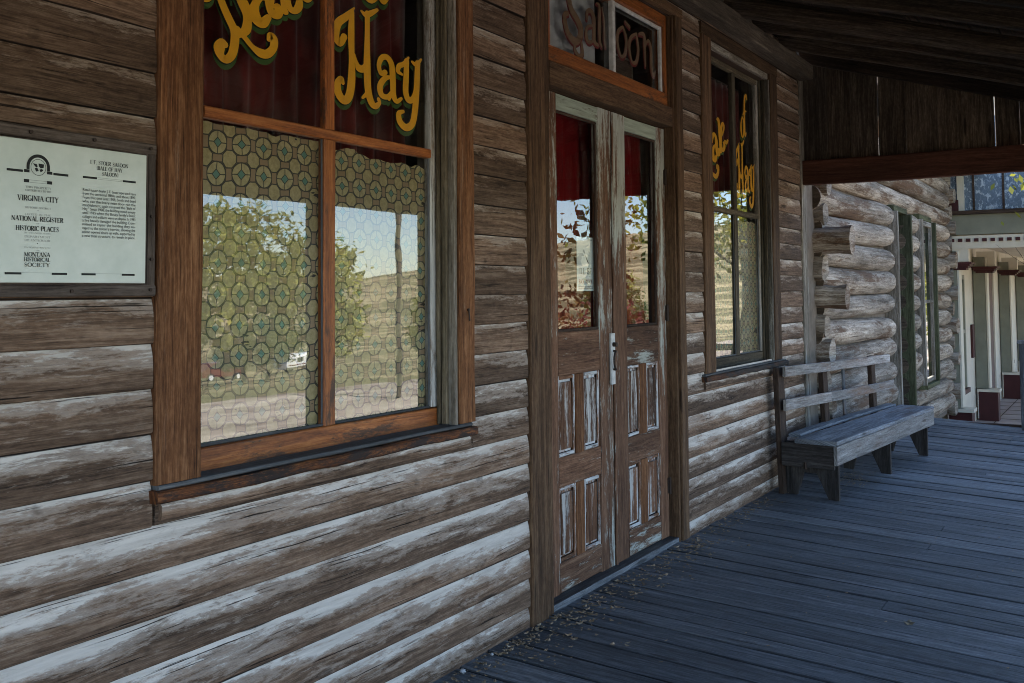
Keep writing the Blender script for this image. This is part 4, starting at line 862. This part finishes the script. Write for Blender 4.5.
# ------------------------------------------------------------------ cream porch building
PB = empty('porch_house', (20, .2, -.95), 'cream painted building with grey green pilasters, maroon bases and a toothed porch cornice', 'building')
b = MB(); solid(b, 17.05, 21.6, .14, .4, -1.2, 2.9); solid(b, 21.6, 23.9, .1405, .4, 1.95, 2.9); solid(b, 23.9, 34, .14, .4, -1.2, 2.9); solid(b, 17.05, 17.2, .401, 8, -1.2, 4.2); solid(b, 17.2, 34, .1395, .4, 2.901, 6.0)
b.build('wall', M['cream'], PB)
b = MB(); solid(b, 21.6, 23.9, .17, .22, -1.0, 1.95); b.build('doorway', M['browndoor'], PB)
b = MB(); solid(b, 16.95, 34, -3.2, .139, -1.25, -.93); b.build('porch_floor', M['tile'], PB)
b = MB()
for k in range(22): solid(b, 16.96 + k * .78, 16.985 + k * .78, -3.19, .13, -.929, -.926)
for k in range(5): solid(b, 16.96, 33.9, -3.0 + k * .7, -2.985 + k * .7, -.9255, -.9235)
b.build('slab_joint', M['dark'], PB)
for i, x in enumerate((17.05, 20.6, 24.9, 28.8)):
    w_ = .13
    b = MB(); boxw(b, x - w_, x + w_, -.08, .13, -.34, 2.1, axis=2, c=.012, jit=0); c = b.build('pilaster', M['sage'], PB)
    b = MB(); boxw(b, x - w_ - .003, x + w_ + .003, -.115, -.082, -.33, 2.09, axis=2, jit=0)
    b.build('pale_edge', M['cream'], c)  # sky-lit edge of the pilaster, put in as a cream-coloured strip
    b = MB(); solid(b, x - w_ - .03, x + w_ + .03, -.24, .09, -.93, -.40); b.build('base', M['maroon'], c)
    b = MB(); solid(b, x - w_ - .06, x + w_ + .06, -.27, .11, -.398, -.35); b.build('base_cap', M['cream'], c)
    b = MB()
    for k in range(4): g_ = .015 + .03 * k; solid(b, x - w_ - g_, x + w_ + g_, -.2 - g_, .06 + g_, 1.80 + k * .03, 1.829 + k * .03)
    b.build('capital', M['maroon'], c)
    b = MB(); solid(b, x - w_ + .02, x + w_ - .02, -.25, .06, 1.93, 2.2); b.build('upper_shaft', M['cream'], c)
for xw in (18.55, 26.4):
    b = MB()
    for (s0, s1, z0, z1) in ((xw - .5, xw - .42, -.2, 1.75), (xw + .42, xw + .5, -.2, 1.75), (xw - .419, xw + .419, 1.67, 1.75), (xw - .419, xw + .419, .74, .8)): solid(b, s0, s1, .09, .137, z0, z1)
    w = b.build('window', M['sage'], PB)
    b = MB(); solid(b, xw - .56, xw + .56, .05, .137, -.28, -.205); b.build('sill', M['maroon'], w)
    b = MB(); quad(b, (xw - .42, .12, -.2), (xw + .42, .12, -.2), (xw + .42, .12, 1.67), (xw - .42, .12, 1.67)); b.build('pane', M['glass'], w)
b = MB(); solid(b, 29.9, 30.9, .08, .138, -.93, 1.3); b.build('door', M['maroon'], PB)
b = MB(); solid(b, 20.0, 20.25, .10, .137, .25, .85); b.build('wall_box', M['maroon'], PB)
# porch roof with its end cornice facing the boardwalk
b = MB(); solid(b, 16.94, 17.06, -3.3, .09, 2.35, 2.66); solid(b, 17.061, 34, -3.3, -3.18, 2.35, 2.66); cn = b.build('cornice', M['sage'], PB)
b = MB(); solid(b, 16.92, 17.05, -3.32, .10, 2.13, 2.33); solid(b, 17.051, 34, -3.32, -3.2, 2.06, 2.33); b.build('frieze', M['cream'], cn)
b = MB(); y = -3.28; 
while y < .06:
    solid(b, 16.895, 16.919, y, y + .062, 2.235, 2.285); y += .115
b.build('dentil', M['maroon'], cn)
b = MB(); solid(b, 16.86, 17.08, -3.38, .12, 2.662, 2.72); b.build('cornice_lip', M['dark'], cn)
b = MB(); solid(b, 17.07, 34, -3.3, .13, 2.34, 2.50); b.build('porch_ceiling', M['cream'], PB)
for x in (17.0, 21.4, 26.0, 31.0):
    b = MB(); boxw(b, x - .10, x + .10, -3.25, -3.05, -.92, 2.05, c=.02); c = b.build('porch_column', M['sage'], PB)
    b = MB(); solid(b, x - .14, x + .14, -3.29, -3.01, -.925, -.35); b.build('column_base', M['maroon'], c)
# blue grey pressed metal cladding of the upper storey
def clad():
    m = Mat('flaking blue grey sheet metal'); x, y, z = m.pos()
    vo = m.n('ShaderNodeTexVoronoi'); m.L(m.vec(x, y, z * .7), vo.inputs['Vector']); vo.inputs['Scale'].default_value = 17
    n = m.noise(m.vec(x, y * 1.5, z), 13, 5, .75, 1.5)
    pk = (X(m.t, vo.outputs['Distance']) * .5 + n).step(.80, .90)
    col = m.mix(pk, m.ramp(n, [(.3, (.08, .11, .15)), (.7, (.17, .22, .28))]), (.42, .47, .52))
    m.bump(pk, .4, .01); return m.fin(col, .5, .4, .2)
M['clad'] = clad()
b = MB(); solid(b, 17.09, 17.14, -3.2, .3, 2.73, 4.2)
PBc = b.build('upper_cladding', M['clad'], PB)
b = MB()
for k in range(8): solid(b, 17.065, 17.089, -.35 - k * .42, -.32 - k * .42, 2.73, 4.2)
b.build('seam_strip', M['dark'], PBc)
b = MB(); solid(b, 17.03, 17.089, -.20, -.10, 2.73, 4.2); b.build('corner_strip', M['cream'], PBc)
b = MB(); solid(b, 16.98, 17.05, -.12, .08, 2.73, 2.90); b.build('scroll_block', M['maroon'], PBc)

# red metal chair on that porch
CH = empty('porch_chair', (25.6, -.75, -.93), 'dark red metal chair with white cushions on the cream building porch', 'chair')
def chair():
    x, y, z = 25.6, -.75, -.93
    b = MB()
    for dx in (-.22, .22):
        for dy in (-.22, .22): cyl(b, (x + dx, y + dy, z), (x + dx, y + dy, z + (.45 if dy < 0 else .42)), .018, n=8)
    b.build('leg', M['maroon'], CH)
    b = MB(); solid(b, x - .25, x + .25, y - .25, y + .25, z + .42, z + .45); b.build('seat', M['maroon'], CH)
    b = MB(); solid(b, x - .25, x + .25, y + .23, y + .26, z + .45, z + .95); b.build('backrest', M['maroon'], CH)
    b = MB(); boxw(b, x - .23, x + .23, y - .23, y + .21, z + .452, z + .53, c=.03, jit=0); boxw(b, x - .22, x + .22, y + .15, y + .228, z + .54, z + .9, c=.03, jit=0); b.build('cushion', M['whitelead'], CH)
    for dx in (-.26, .26):
        b = MB(); boxw(b, x + dx - .02, x + dx + .02, y - .24, y + .24, z + .62, z + .65); b.build('armrest', M['maroon'], CH)
chair()

# grey post at the end of the boardwalk
PO = empty('railing', (12.45, -1.36, -.06), 'grey wooden rail post and handrail at the far end of the boardwalk', 'railing')
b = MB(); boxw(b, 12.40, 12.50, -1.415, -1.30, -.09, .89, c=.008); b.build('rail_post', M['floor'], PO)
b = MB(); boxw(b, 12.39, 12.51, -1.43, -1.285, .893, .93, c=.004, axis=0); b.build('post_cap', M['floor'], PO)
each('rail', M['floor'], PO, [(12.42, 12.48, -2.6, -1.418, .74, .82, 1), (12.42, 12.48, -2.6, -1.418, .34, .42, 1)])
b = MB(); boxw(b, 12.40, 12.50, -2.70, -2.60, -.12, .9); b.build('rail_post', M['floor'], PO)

# ------------------------------------------------------------------ litter
leafm = wood('dry leaf', (.14, .08, .04), (.42, .30, .18), (.70, .58, .42), knots=False)
b = MB()
def flake(b, x, y, s, z=None):
    z = SL * y + .004 if z is None else z; a = rnd.random() * 6.28; c_, s_ = math.cos(a), math.sin(a); r = rnd.random()
    cu = rnd.uniform(.1, .5) * s; L, W = s, s * rnd.uniform(.35, .7)
    pts = [(-L, 0, cu), (-.3 * L, -W, 0), (.5 * L, -.7 * W, .2 * cu), (L, 0, cu), (.4 * L, .8 * W, .5 * cu), (-.4 * L, .9 * W, .1 * cu)]
    c0 = (0, 0, .3 * cu)
    T = lambda p: (x + p[0] * c_ - p[1] * s_, y + p[0] * s_ + p[1] * c_, z + p[2])
    for i in range(6): b.face([T(c0), T(pts[i]), T(pts[(i + 1) % 6])], [(rnd.random(), rnd.random())] * 3, [(.5, r)] * 3)
for i in range(1000):
    x = rnd.uniform(2.4, 7.2) if rnd.random() < .75 else rnd.uniform(3.6, 5.9); y = -.05 - abs(rnd.gauss(0, .075)) * (1.5 if 3.6 < x < 6 else .9)
    flake(b, x, y, rnd.uniform(.004, .014) if rnd.random() < .75 else rnd.uniform(.012, .022))
for i in range(240):
    flake(b, rnd.gauss(8.35, .22), rnd.gauss(-.42, .09), rnd.uniform(.004, .014))
for i in range(130): flake(b, rnd.uniform(2.8, 12), rnd.uniform(-2.2, -.1), rnd.uniform(.005, .013))
tag(b.build('leaf_litter', leafm), 'dry leaf crumbs and twigs scattered along the wall base and under the bench', 'litter', kind='stuff')
FLp = V3((5.30, -1.50, 0))
def big_leaf(p, s, label, nm='fallen_leaf'):
    b = MB(); flake(b, p[0], p[1], s); flake(b, p[0] + .01, p[1], s * .7, SL * p[1] + .012); return tag(b.build(nm, M['fadelf']), label, 'leaf')
M['fadelf'] = wood('pale dry leaf', (.2, .15, .08), (.38, .31, .2), (.5, .43, .3), knots=False)
big_leaf((5.02, -1.44), .026, 'single pale curled leaf lying on the open deck boards')
big_leaf((3.98, -.48), .020, 'tan curled leaf on the deck near the bottom of the near wall')
M['stone'] = plain('white pebble', (.38, .40, .43), .8, .2, 0, .3, 40)
for (x, y, s, lb) in ((3.33, -.075, .015, 'larger whitish pebble against the base of the near wall'), (3.55, -.07, .010, 'small whitish pebble against the wall base, nearer the doors')):
    b = MB(); n = 8
    vs = []; 
    for i in range(5):
        t = math.pi * i / 4
        for j in range(n):
            a = 2 * math.pi * j / n; q = s * (1 + .9 * mnoise.noise(V3((math.cos(a) + i, math.sin(a), x))))
            vs.append((x + q * math.sin(t) * math.cos(a), y + .7 * q * math.sin(t) * math.sin(a), SL * y + s * .6 + .65 * q * math.cos(t)))
    b.idx(vs, [(i * n + j, (i + 1) * n + j, (i + 1) * n + (j + 1) % n, i * n + (j + 1) % n) for i in range(4) for j in range(n)], lambda *a: (0, 0), lambda *a: (.5, .5))
    tag(b.build('pebble', M['stone'], smooth=True), lb, 'pebble')

# ------------------------------------------------------------------ ground, street and country across it
def gz(x, y):
    z = -.42 - (.045 * max(0, min(x, 22) - 3)) * (1 if y > -4 else max(.3, 1 - (-4 - y) * .1))
    z -= .102 * max(0, min(-y, 66) - 14)
    d = math.hypot(x, y)
    if y < 5 and d > 90:
        an = math.degrees(math.atan2(-y, max(x, .01)))          # 0 = along the walk, 90 = straight across
        s_ = .062 if an < 24 else (.016 if an > 40 else .062 - (an - 24) / 16 * .046)
        k = min(1, (d - 90) / 250)
        z = z * (1 - k) + k * (min(d, 900) * s_ * (1 + .22 * mnoise.noise(V3((an * .12, 3, 1))) + .06 * mnoise.noise(V3((an * .7, 3, 1)))) + 1.0)
    return z
def ground():
    b = MB(); R_ = [0, 1.5, 3, 5, 7, 9, 12, 15, 19, 24, 30, 38, 48, 60, 75, 95, 120, 150, 190, 240, 300, 380, 480, 620, 800, 1100, 1600, 2400]; N = 72
    vs = []
    for r in R_:
        for j in range(N):
            a = 2 * math.pi * j / N; x, y = 5 + r * math.cos(a), -1 + r * math.sin(a); vs.append((x, y, gz(x, y) if r > 0 else gz(5, -1)))
    fs = [(i * N + j, (i + 1) * N + j, (i + 1) * N + (j + 1) % N, i * N + (j + 1) % N) for i in range(len(R_) - 1) for j in range(N)]
    b.idx(vs, fs, lambda a, c, v: (vs[v][0], vs[v][1]), lambda *a: (.5, .5))
    m = Mat('dry grass and earth'); x, y, z = m.pos()
    n = m.noise(m.vec(x, y, z), .35, 6, .65); n2 = m.noise(m.vec(x, y, z), 5, 4, .7); n3 = m.noise(m.vec(x, y, z), .035, 5, .6)
    col = m.ramp(n * .6 + n2 * .4, [(.35, (.16, .13, .07)), (.5, (.32, .26, .15)), (.65, (.42, .35, .22))])
    n4 = m.noise(m.vec(x, y, z), .09, 7, .75)
    scr = (n3 * .35 + n4 * .65).step(.46, .53)
    col = m.mix(scr * .85, col, (.075, .075, .035))
    m.bump(n2, .5, .03)
    o = b.build('ground', m.fin(col, .95, .1), smooth=True); o['kind'] = 'structure'
    b = MB(); xs_ = [-30, -10, 0, 5, 10, 15, 20, 25, 30, 40, 60, 78]; ys = [-4.2, -6, -8, -10, -12.5]
    for i in range(len(xs_) - 1):
        for j in range(len(ys) - 1):
            b.face([(X_, Y_, gz(X_, Y_) + .02) for X_, Y_ in ((xs_[i], ys[j]), (xs_[i + 1], ys[j]), (xs_[i + 1], ys[j + 1]), (xs_[i], ys[j + 1]))])
    m = Mat('packed gravel street'); x, y, z = m.pos(); n = m.noise(m.vec(x * .5, y * 2.0, z), .8, 6, .7)
    m.bump(n, .3, .02)
    b.build('road', m.fin(m.ramp(n, [(.35, (.14, .11, .10)), (.65, (.42, .37, .32))]), .95, .1))['kind'] = 'structure'
ground()

def leaves_mat(name, c0, c1, c2):
    m = Mat(name); f, r = m.uv('bd'); x, y, z = m.pos()
    n = m.noise(m.vec(x, y, z), .9, 3)
    m.b.inputs['Subsurface Weight'].default_value = 0
    col = m.ramp(r * .65 + n * .35, [(.15, c0), (.5, c1), (.85, c2)])
    m.fin(col, .6, .3)
    tr = m.n('ShaderNodeBsdfTranslucent'); m.L(col, tr.inputs[0]); mx = m.n('ShaderNodeMixShader'); mx.inputs[0].default_value = .35
    m.L(m.b.outputs[0], mx.inputs[1]); m.L(tr.outputs[0], mx.inputs[2]); m.L(mx.outputs[0], m.out.inputs[0]); return m.m
M['lf1'] = leaves_mat('yellow green leaves', (.05, .07, .015), (.24, .25, .04), (.52, .47, .09))
M['lf2'] = leaves_mat('dark green leaves', (.02, .045, .012), (.05, .09, .02), (.12, .16, .035))
M['lf3'] = leaves_mat('reddish leaves', (.10, .02, .015), (.20, .05, .03), (.22, .16, .05))
M['lf4'] = leaves_mat('turning leaves', (.05, .06, .02), (.14, .09, .03), (.30, .22, .05))
M['bark'] = wood('bark', (.03, .025, .02), (.09, .075, .06), (.18, .16, .13), knots=False, bump=1)
def tree_proto(name, H_, crown_r, crown_z0, mat, nclump, per, ls, seed, trunk_r=.16):
    rg = random.Random(seed); root = bpy.data.objects.new(name, None); COL.objects.link(root)
    b = MB(); tips = []
    def limb(p, d, L, r, dep):
        q = p
        for i in range(4):
            d = (d + V3((rg.uniform(-.2, .2), rg.uniform(-.2, .2), rg.uniform(-.05, .15)))).normalized(); q2 = q + d * L / 4
            cyl(b, q, q2, r, r * .85, 7, caps=False); q = q2; r *= .85
        tips.append(q)
        if dep:
            for k in range(3 if dep > 1 else 4):
                a = rg.random() * 6.28; limb(q - d * L * rg.uniform(0, .4), (d * .6 + V3((math.cos(a), math.sin(a), rg.uniform(-.1, .6))) * .8).normalized(), L * .62, r * .65, dep - 1)
    limb(V3((0, 0, -.3)), V3((0, 0, 1)), max(.6, crown_z0 + .4), trunk_r, 3)
    b.build('trunk', M['bark'], root)
    b = MB(); zc = (H_ + crown_z0) / 2; hz = (H_ - crown_z0) / 2
    for c in range(nclump):
        for _ in range(50):
            u = V3((rg.uniform(-1, 1), rg.uniform(-1, 1), rg.uniform(-1, 1)))
            if .35 < u.length < 1 and mnoise.noise(u * 1.8 + V3((seed, 0, 0))) > -.22: break
        p = V3((u.x * crown_r, u.y * crown_r, zc + u.z * hz)); cr = rg.uniform(.3, .75) * crown_r * .33; rv = rg.random()
        for k in range(per):
            q = p + V3((rg.gauss(0, 1), rg.gauss(0, 1), rg.gauss(0, .8))) * cr * .6
            a1 = V3((rg.uniform(-1, 1), rg.uniform(-1, 1), rg.uniform(-1, 1))).normalized(); a2 = a1.orthogonal().normalized(); s = ls * rg.uniform(.6, 1.3)
            r = min(1, max(0, rv * .6 + rg.random() * .4))
            b.face([q - a1 * s, q + a2 * s * .45, q + a1 * s, q - a2 * s * .45], None, [(.5, r)] * 4)
    b.build('crown', mat, root); return root
def place(root, loc, rz, sc, label, group=None, first=False, cat='tree'):
    r = root if first else root.copy()
    if not first:
        COL.objects.link(r)
        for c in list(root.children): d = c.copy(); COL.objects.link(d); d.parent = r
    r.location = loc; r.rotation_euler = (0, 0, rz); r.scale = (sc,) * 3
    return tag(r, label, cat, group)
tA = tree_proto('cottonwood_tree', 7.5, 3.0, 1.2, M['lf1'], 130, 34, .16, 3)
tB = tree_proto('cottonwood_tree', 6.0, 2.6, .9, M['lf2'], 100, 34, .15, 8)
spotsA = [(31.5, -34, 1.15), (36.5, -36, 1.22), (40.5, -35, 1.0), (27, -37, 1.15), (54, -37, .62), (52, -44, .7), (20, -38, 1.1), (95, -44, 1.0), (46, -70, .9)]
for i, (x, y, s) in enumerate(spotsA): place(tA, (x, y, gz(x, y)), i * 1.7, s, 'yellow green cottonwood tree across the street, seen mirrored in the windows', 'trees across the street', i == 0)
spotsB = [(48, -33, .35), (33, -31, .5), (72, -40, .6), (44, -45, .5), (86, -38, .8), (62, -34, .4)]
for i, (x, y, s) in enumerate(spotsB): place(tB, (x, y, gz(x, y)), i * 2.3, s, 'dark green bushy tree across the street, seen mirrored in the windows', 'trees across the street', i == 0)
tC = tree_proto('young_tree', 3.2, 1.25, 1.05, M['lf4'], 46, 16, .06, 21, .04)
place(tC, (11.9, -4.3, gz(11.9, -4.3)), .4, 1.1, 'small reddish-leaved tree by the street edge, mirrored in the door glass', first=True)
tD = tree_proto('red_shrub', 1.5, 1.3, .05, M['lf3'], 60, 30, .06, 31, .03)
for i, (x, y, s) in enumerate(((14.5, -6.2, 1), (17.5, -7.5, 1.2), (20.8, -8.5, 1.1), (25.0, -10, 1.3))): place(tD, (x, y, gz(x, y)), i * 2, s, 'low reddish shrub beside the street, mirrored in the door glass', 'red shrubs beside the street', i == 0, 'shrub')
tF = tree_proto('street_tree', 6.2, 2.35, 2.75, M['lf1'], 130, 30, .07, 77, .09)
place(tF, (15.9, -3.35, gz(15.9, -3.35)), 1.1, 1.0, 'bright leafy tree at the street edge, its crown just inside the top right corner', first=True)
tE = tree_proto('cottonwood_tree', 8.5, 3.4, 1.5, M['lf1'], 150, 34, .15, 5)
place(tE, (40, -2.2, -2), 0, 1.0, 'bright leafy tree beyond the cream building at the right edge', first=True)
place(tE, (52, -6.5, -2.4), 2, 1.3, 'tall yellow green tree farthest down the street past the cream building')

# white trailer, dark red car and a red hydrant-like barrel across the street
TR = empty('camping_trailer', (63, -58, gz(63, -58)), 'white camping trailer parked across the street, seen mirrored in the large window', 'trailer')
z = gz(63, -58)
M['white'] = plain('white enamel', (.75, .75, .73), .35, .5, 0, .08); M['tyre'] = plain('tyre rubber', (.02, .02, .02), .9)
M['carred'] = plain('dark red car paint', (.12, .012, .012), .3, .6, 0, .05); M['darkglass'] = plain('tinted glass', (.02, .025, .03), .08, .8)
M['redp'] = plain('bright red paint', (.5, .02, .02), .5)
b = MB(); sweep(b, (61.0, -58, z + 1.05), (65.2, -58, z + 1.05), (0, 0, 1), (0, 1, 0), rect(1.25, 1.9, .18), jit=0); b.build('body', M['white'], TR)
b = MB(); solid(b, 61.8, 62.6, -57.04, -57.02, z + 1.05, z + 1.45); solid(b, 63.6, 64.4, -57.04, -57.02, z + 1.05, z + 1.45); b.build('window', M['darkglass'], TR)
b = MB(); solid(b, 61.2, 65.0, -57.045, -57.025, z + .75, z + .82); b.build('stripe', M['carred'], TR)
for yy in (-57.15, -58.85):
    b = MB(); cyl(b, (63, yy - .1, z + .32), (63, yy + .1, z + .32), .32, n=18); b.build('wheel', M['tyre'], TR)
def car(x, y, label, mat):
    z = gz(x, y); C_ = empty('parked_car', (x, y, z), label, 'car')
    b = MB(); prof = [(-2.1, .35), (2.1, .35), (2.15, .75), (1.3, .95), (.75, 1.40), (-1.0, 1.42), (-1.75, .98), (-2.15, .85)]
    A = [V3((x + p, y - .82, z + q)) for p, q in prof]; B = [V3((x + p, y + .82, z + q)) for p, q in prof]
    for P_ in (A, B):
        b.face([P_[i] for i in (0, 1, 2, 3)]); b.face([P_[i] for i in (0, 3, 6, 7)]); b.face([P_[i] for i in (3, 4, 5, 6)])
    for i in range(8): b.face([A[i], A[(i + 1) % 8], B[(i + 1) % 8], B[i]])
    b.build('body', mat, C_)
    b = MB()
    for s in (-.835, .835): b.face([(x + p, y + s, z + q) for p, q in ((1.15, .98), (.70, 1.34), (-.95, 1.36), (-1.55, 1.0))])
    b.build('window', M['darkglass'], C_)
    for dx in (-1.3, 1.3):
        for s in (-.78, .78):
            b = MB(); cyl(b, (x + dx, y + s - .1, z + .32), (x + dx, y + s + .1, z + .32), .33, n=18); w = b.build('wheel', M['tyre'], C_)
            b = MB(); cyl(b, (x + dx, y + s - .11, z + .32), (x + dx, y + s + .11, z + .32), .19, n=14); b.build('rim', M['white'], w)
car(53.5, -57, 'dark red car parked across the street left of the white trailer', M['carred'])
HB = empty('fire_hydrant', (46, -40, gz(46, -40)), 'red hydrant on the grass across the street, seen mirrored', 'hydrant')
z = gz(46, -40); b = MB(); cyl(b, (46, -40, z), (46, -40, z + .6), .18, .15); cyl(b, (46, -40, z + .6), (46, -40, z + .75), .2, .04); b.build('barrel', M['redp'], HB)
b = MB(); cyl(b, (45.74, -40, z + .45), (46.26, -40, z + .45), .06); cyl(b, (46, -39.8, z + .4), (46, -40.2, z + .4), .07); b.build('nozzle', M['redp'], HB)
UP = empty('utility_pole', (16.3, -10.3, gz(16.3, -10.3)), 'thin wooden utility pole beside the street, mirrored in the large window', 'pole')
z = gz(16.3, -10.3); b = MB(); cyl(b, (16.3, -10.3, z - .2), (16.35, -10.3, z + 7), .07, .05, 10); b.build('shaft', M['bark'], UP)
b = MB(); boxw(b, 15.6, 17.1, -10.35, -10.27, z + 6.3, z + 6.4); b.build('crossarm', M['bark'], UP)

# ------------------------------------------------------------------ camera
cam = bpy.data.cameras.new('camera'); co = bpy.data.objects.new('camera', cam); COL.objects.link(co); S.camera = co
ax = (V3((0.52528336, -0.04028872, -0.84997307)), V3((-0.85089541, -0.03352761, -0.52426415)), V3((-0.00737563, 0.99862541, -0.05189298)))
co.matrix_world = Matrix(((ax[0][0], ax[0][1], ax[0][2], 0), (ax[1][0], ax[1][1], ax[1][2], -2.37), (ax[2][0], ax[2][1], ax[2][2], 1.5), (0, 0, 0, 1)))
cam.sensor_width = 36; cam.lens = 1000 * 36 / 1024
cam.shift_y = -(341.5 - 240.6) / 1024; cam.clip_end = 6000; cam.clip_start = .05

# ------------------------------------------------------------------ light
w = bpy.data.worlds.new('World'); S.world = w; w.use_nodes = True; nt_ = w.node_tree
bg = nt_.nodes['Background']; sk = nt_.nodes.new('ShaderNodeTexSky'); sk.sky_type = 'NISHITA'; sk.sun_disc = False
el, az = math.radians(50), math.atan2(.45, .85)
sk.sun_elevation = el; sk.sun_rotation = az; sk.air_density = 1.0; sk.dust_density = .6; sk.ozone_density = 1.2; sk.altitude = 1700
nt_.links.new(sk.outputs[0], bg.inputs[0]); bg.inputs[1].default_value = .10
sl = bpy.data.lights.new('sun', 'SUN'); sl.energy = 5.0; sl.angle = math.radians(.53); sl.color = (1, .955, .88)
so = bpy.data.objects.new('sun', sl); COL.objects.link(so)
so.rotation_euler = V3((math.sin(az) * math.cos(el), math.cos(az) * math.cos(el), math.sin(el))).to_track_quat('Z', 'Y').to_euler()
S.view_settings.view_transform = 'Standard'; S.view_settings.look = 'None'; S.view_settings.gamma = 1; S.view_settings.exposure = 2.55
S.view_settings.use_curve_mapping = False
S.cycles.max_bounces = 10; S.cycles.diffuse_bounces = 5; S.cycles.transparent_max_bounces = 16; S.cycles.glossy_bounces = 4
S.cycles.use_denoising = True; S.cycles.denoising_input_passes = 'RGB_ALBEDO_NORMAL'; S.cycles.denoising_prefilter = 'ACCURATE'
S.cycles.pixel_filter_type = 'BLACKMAN_HARRIS'; S.cycles.filter_width = 1.0
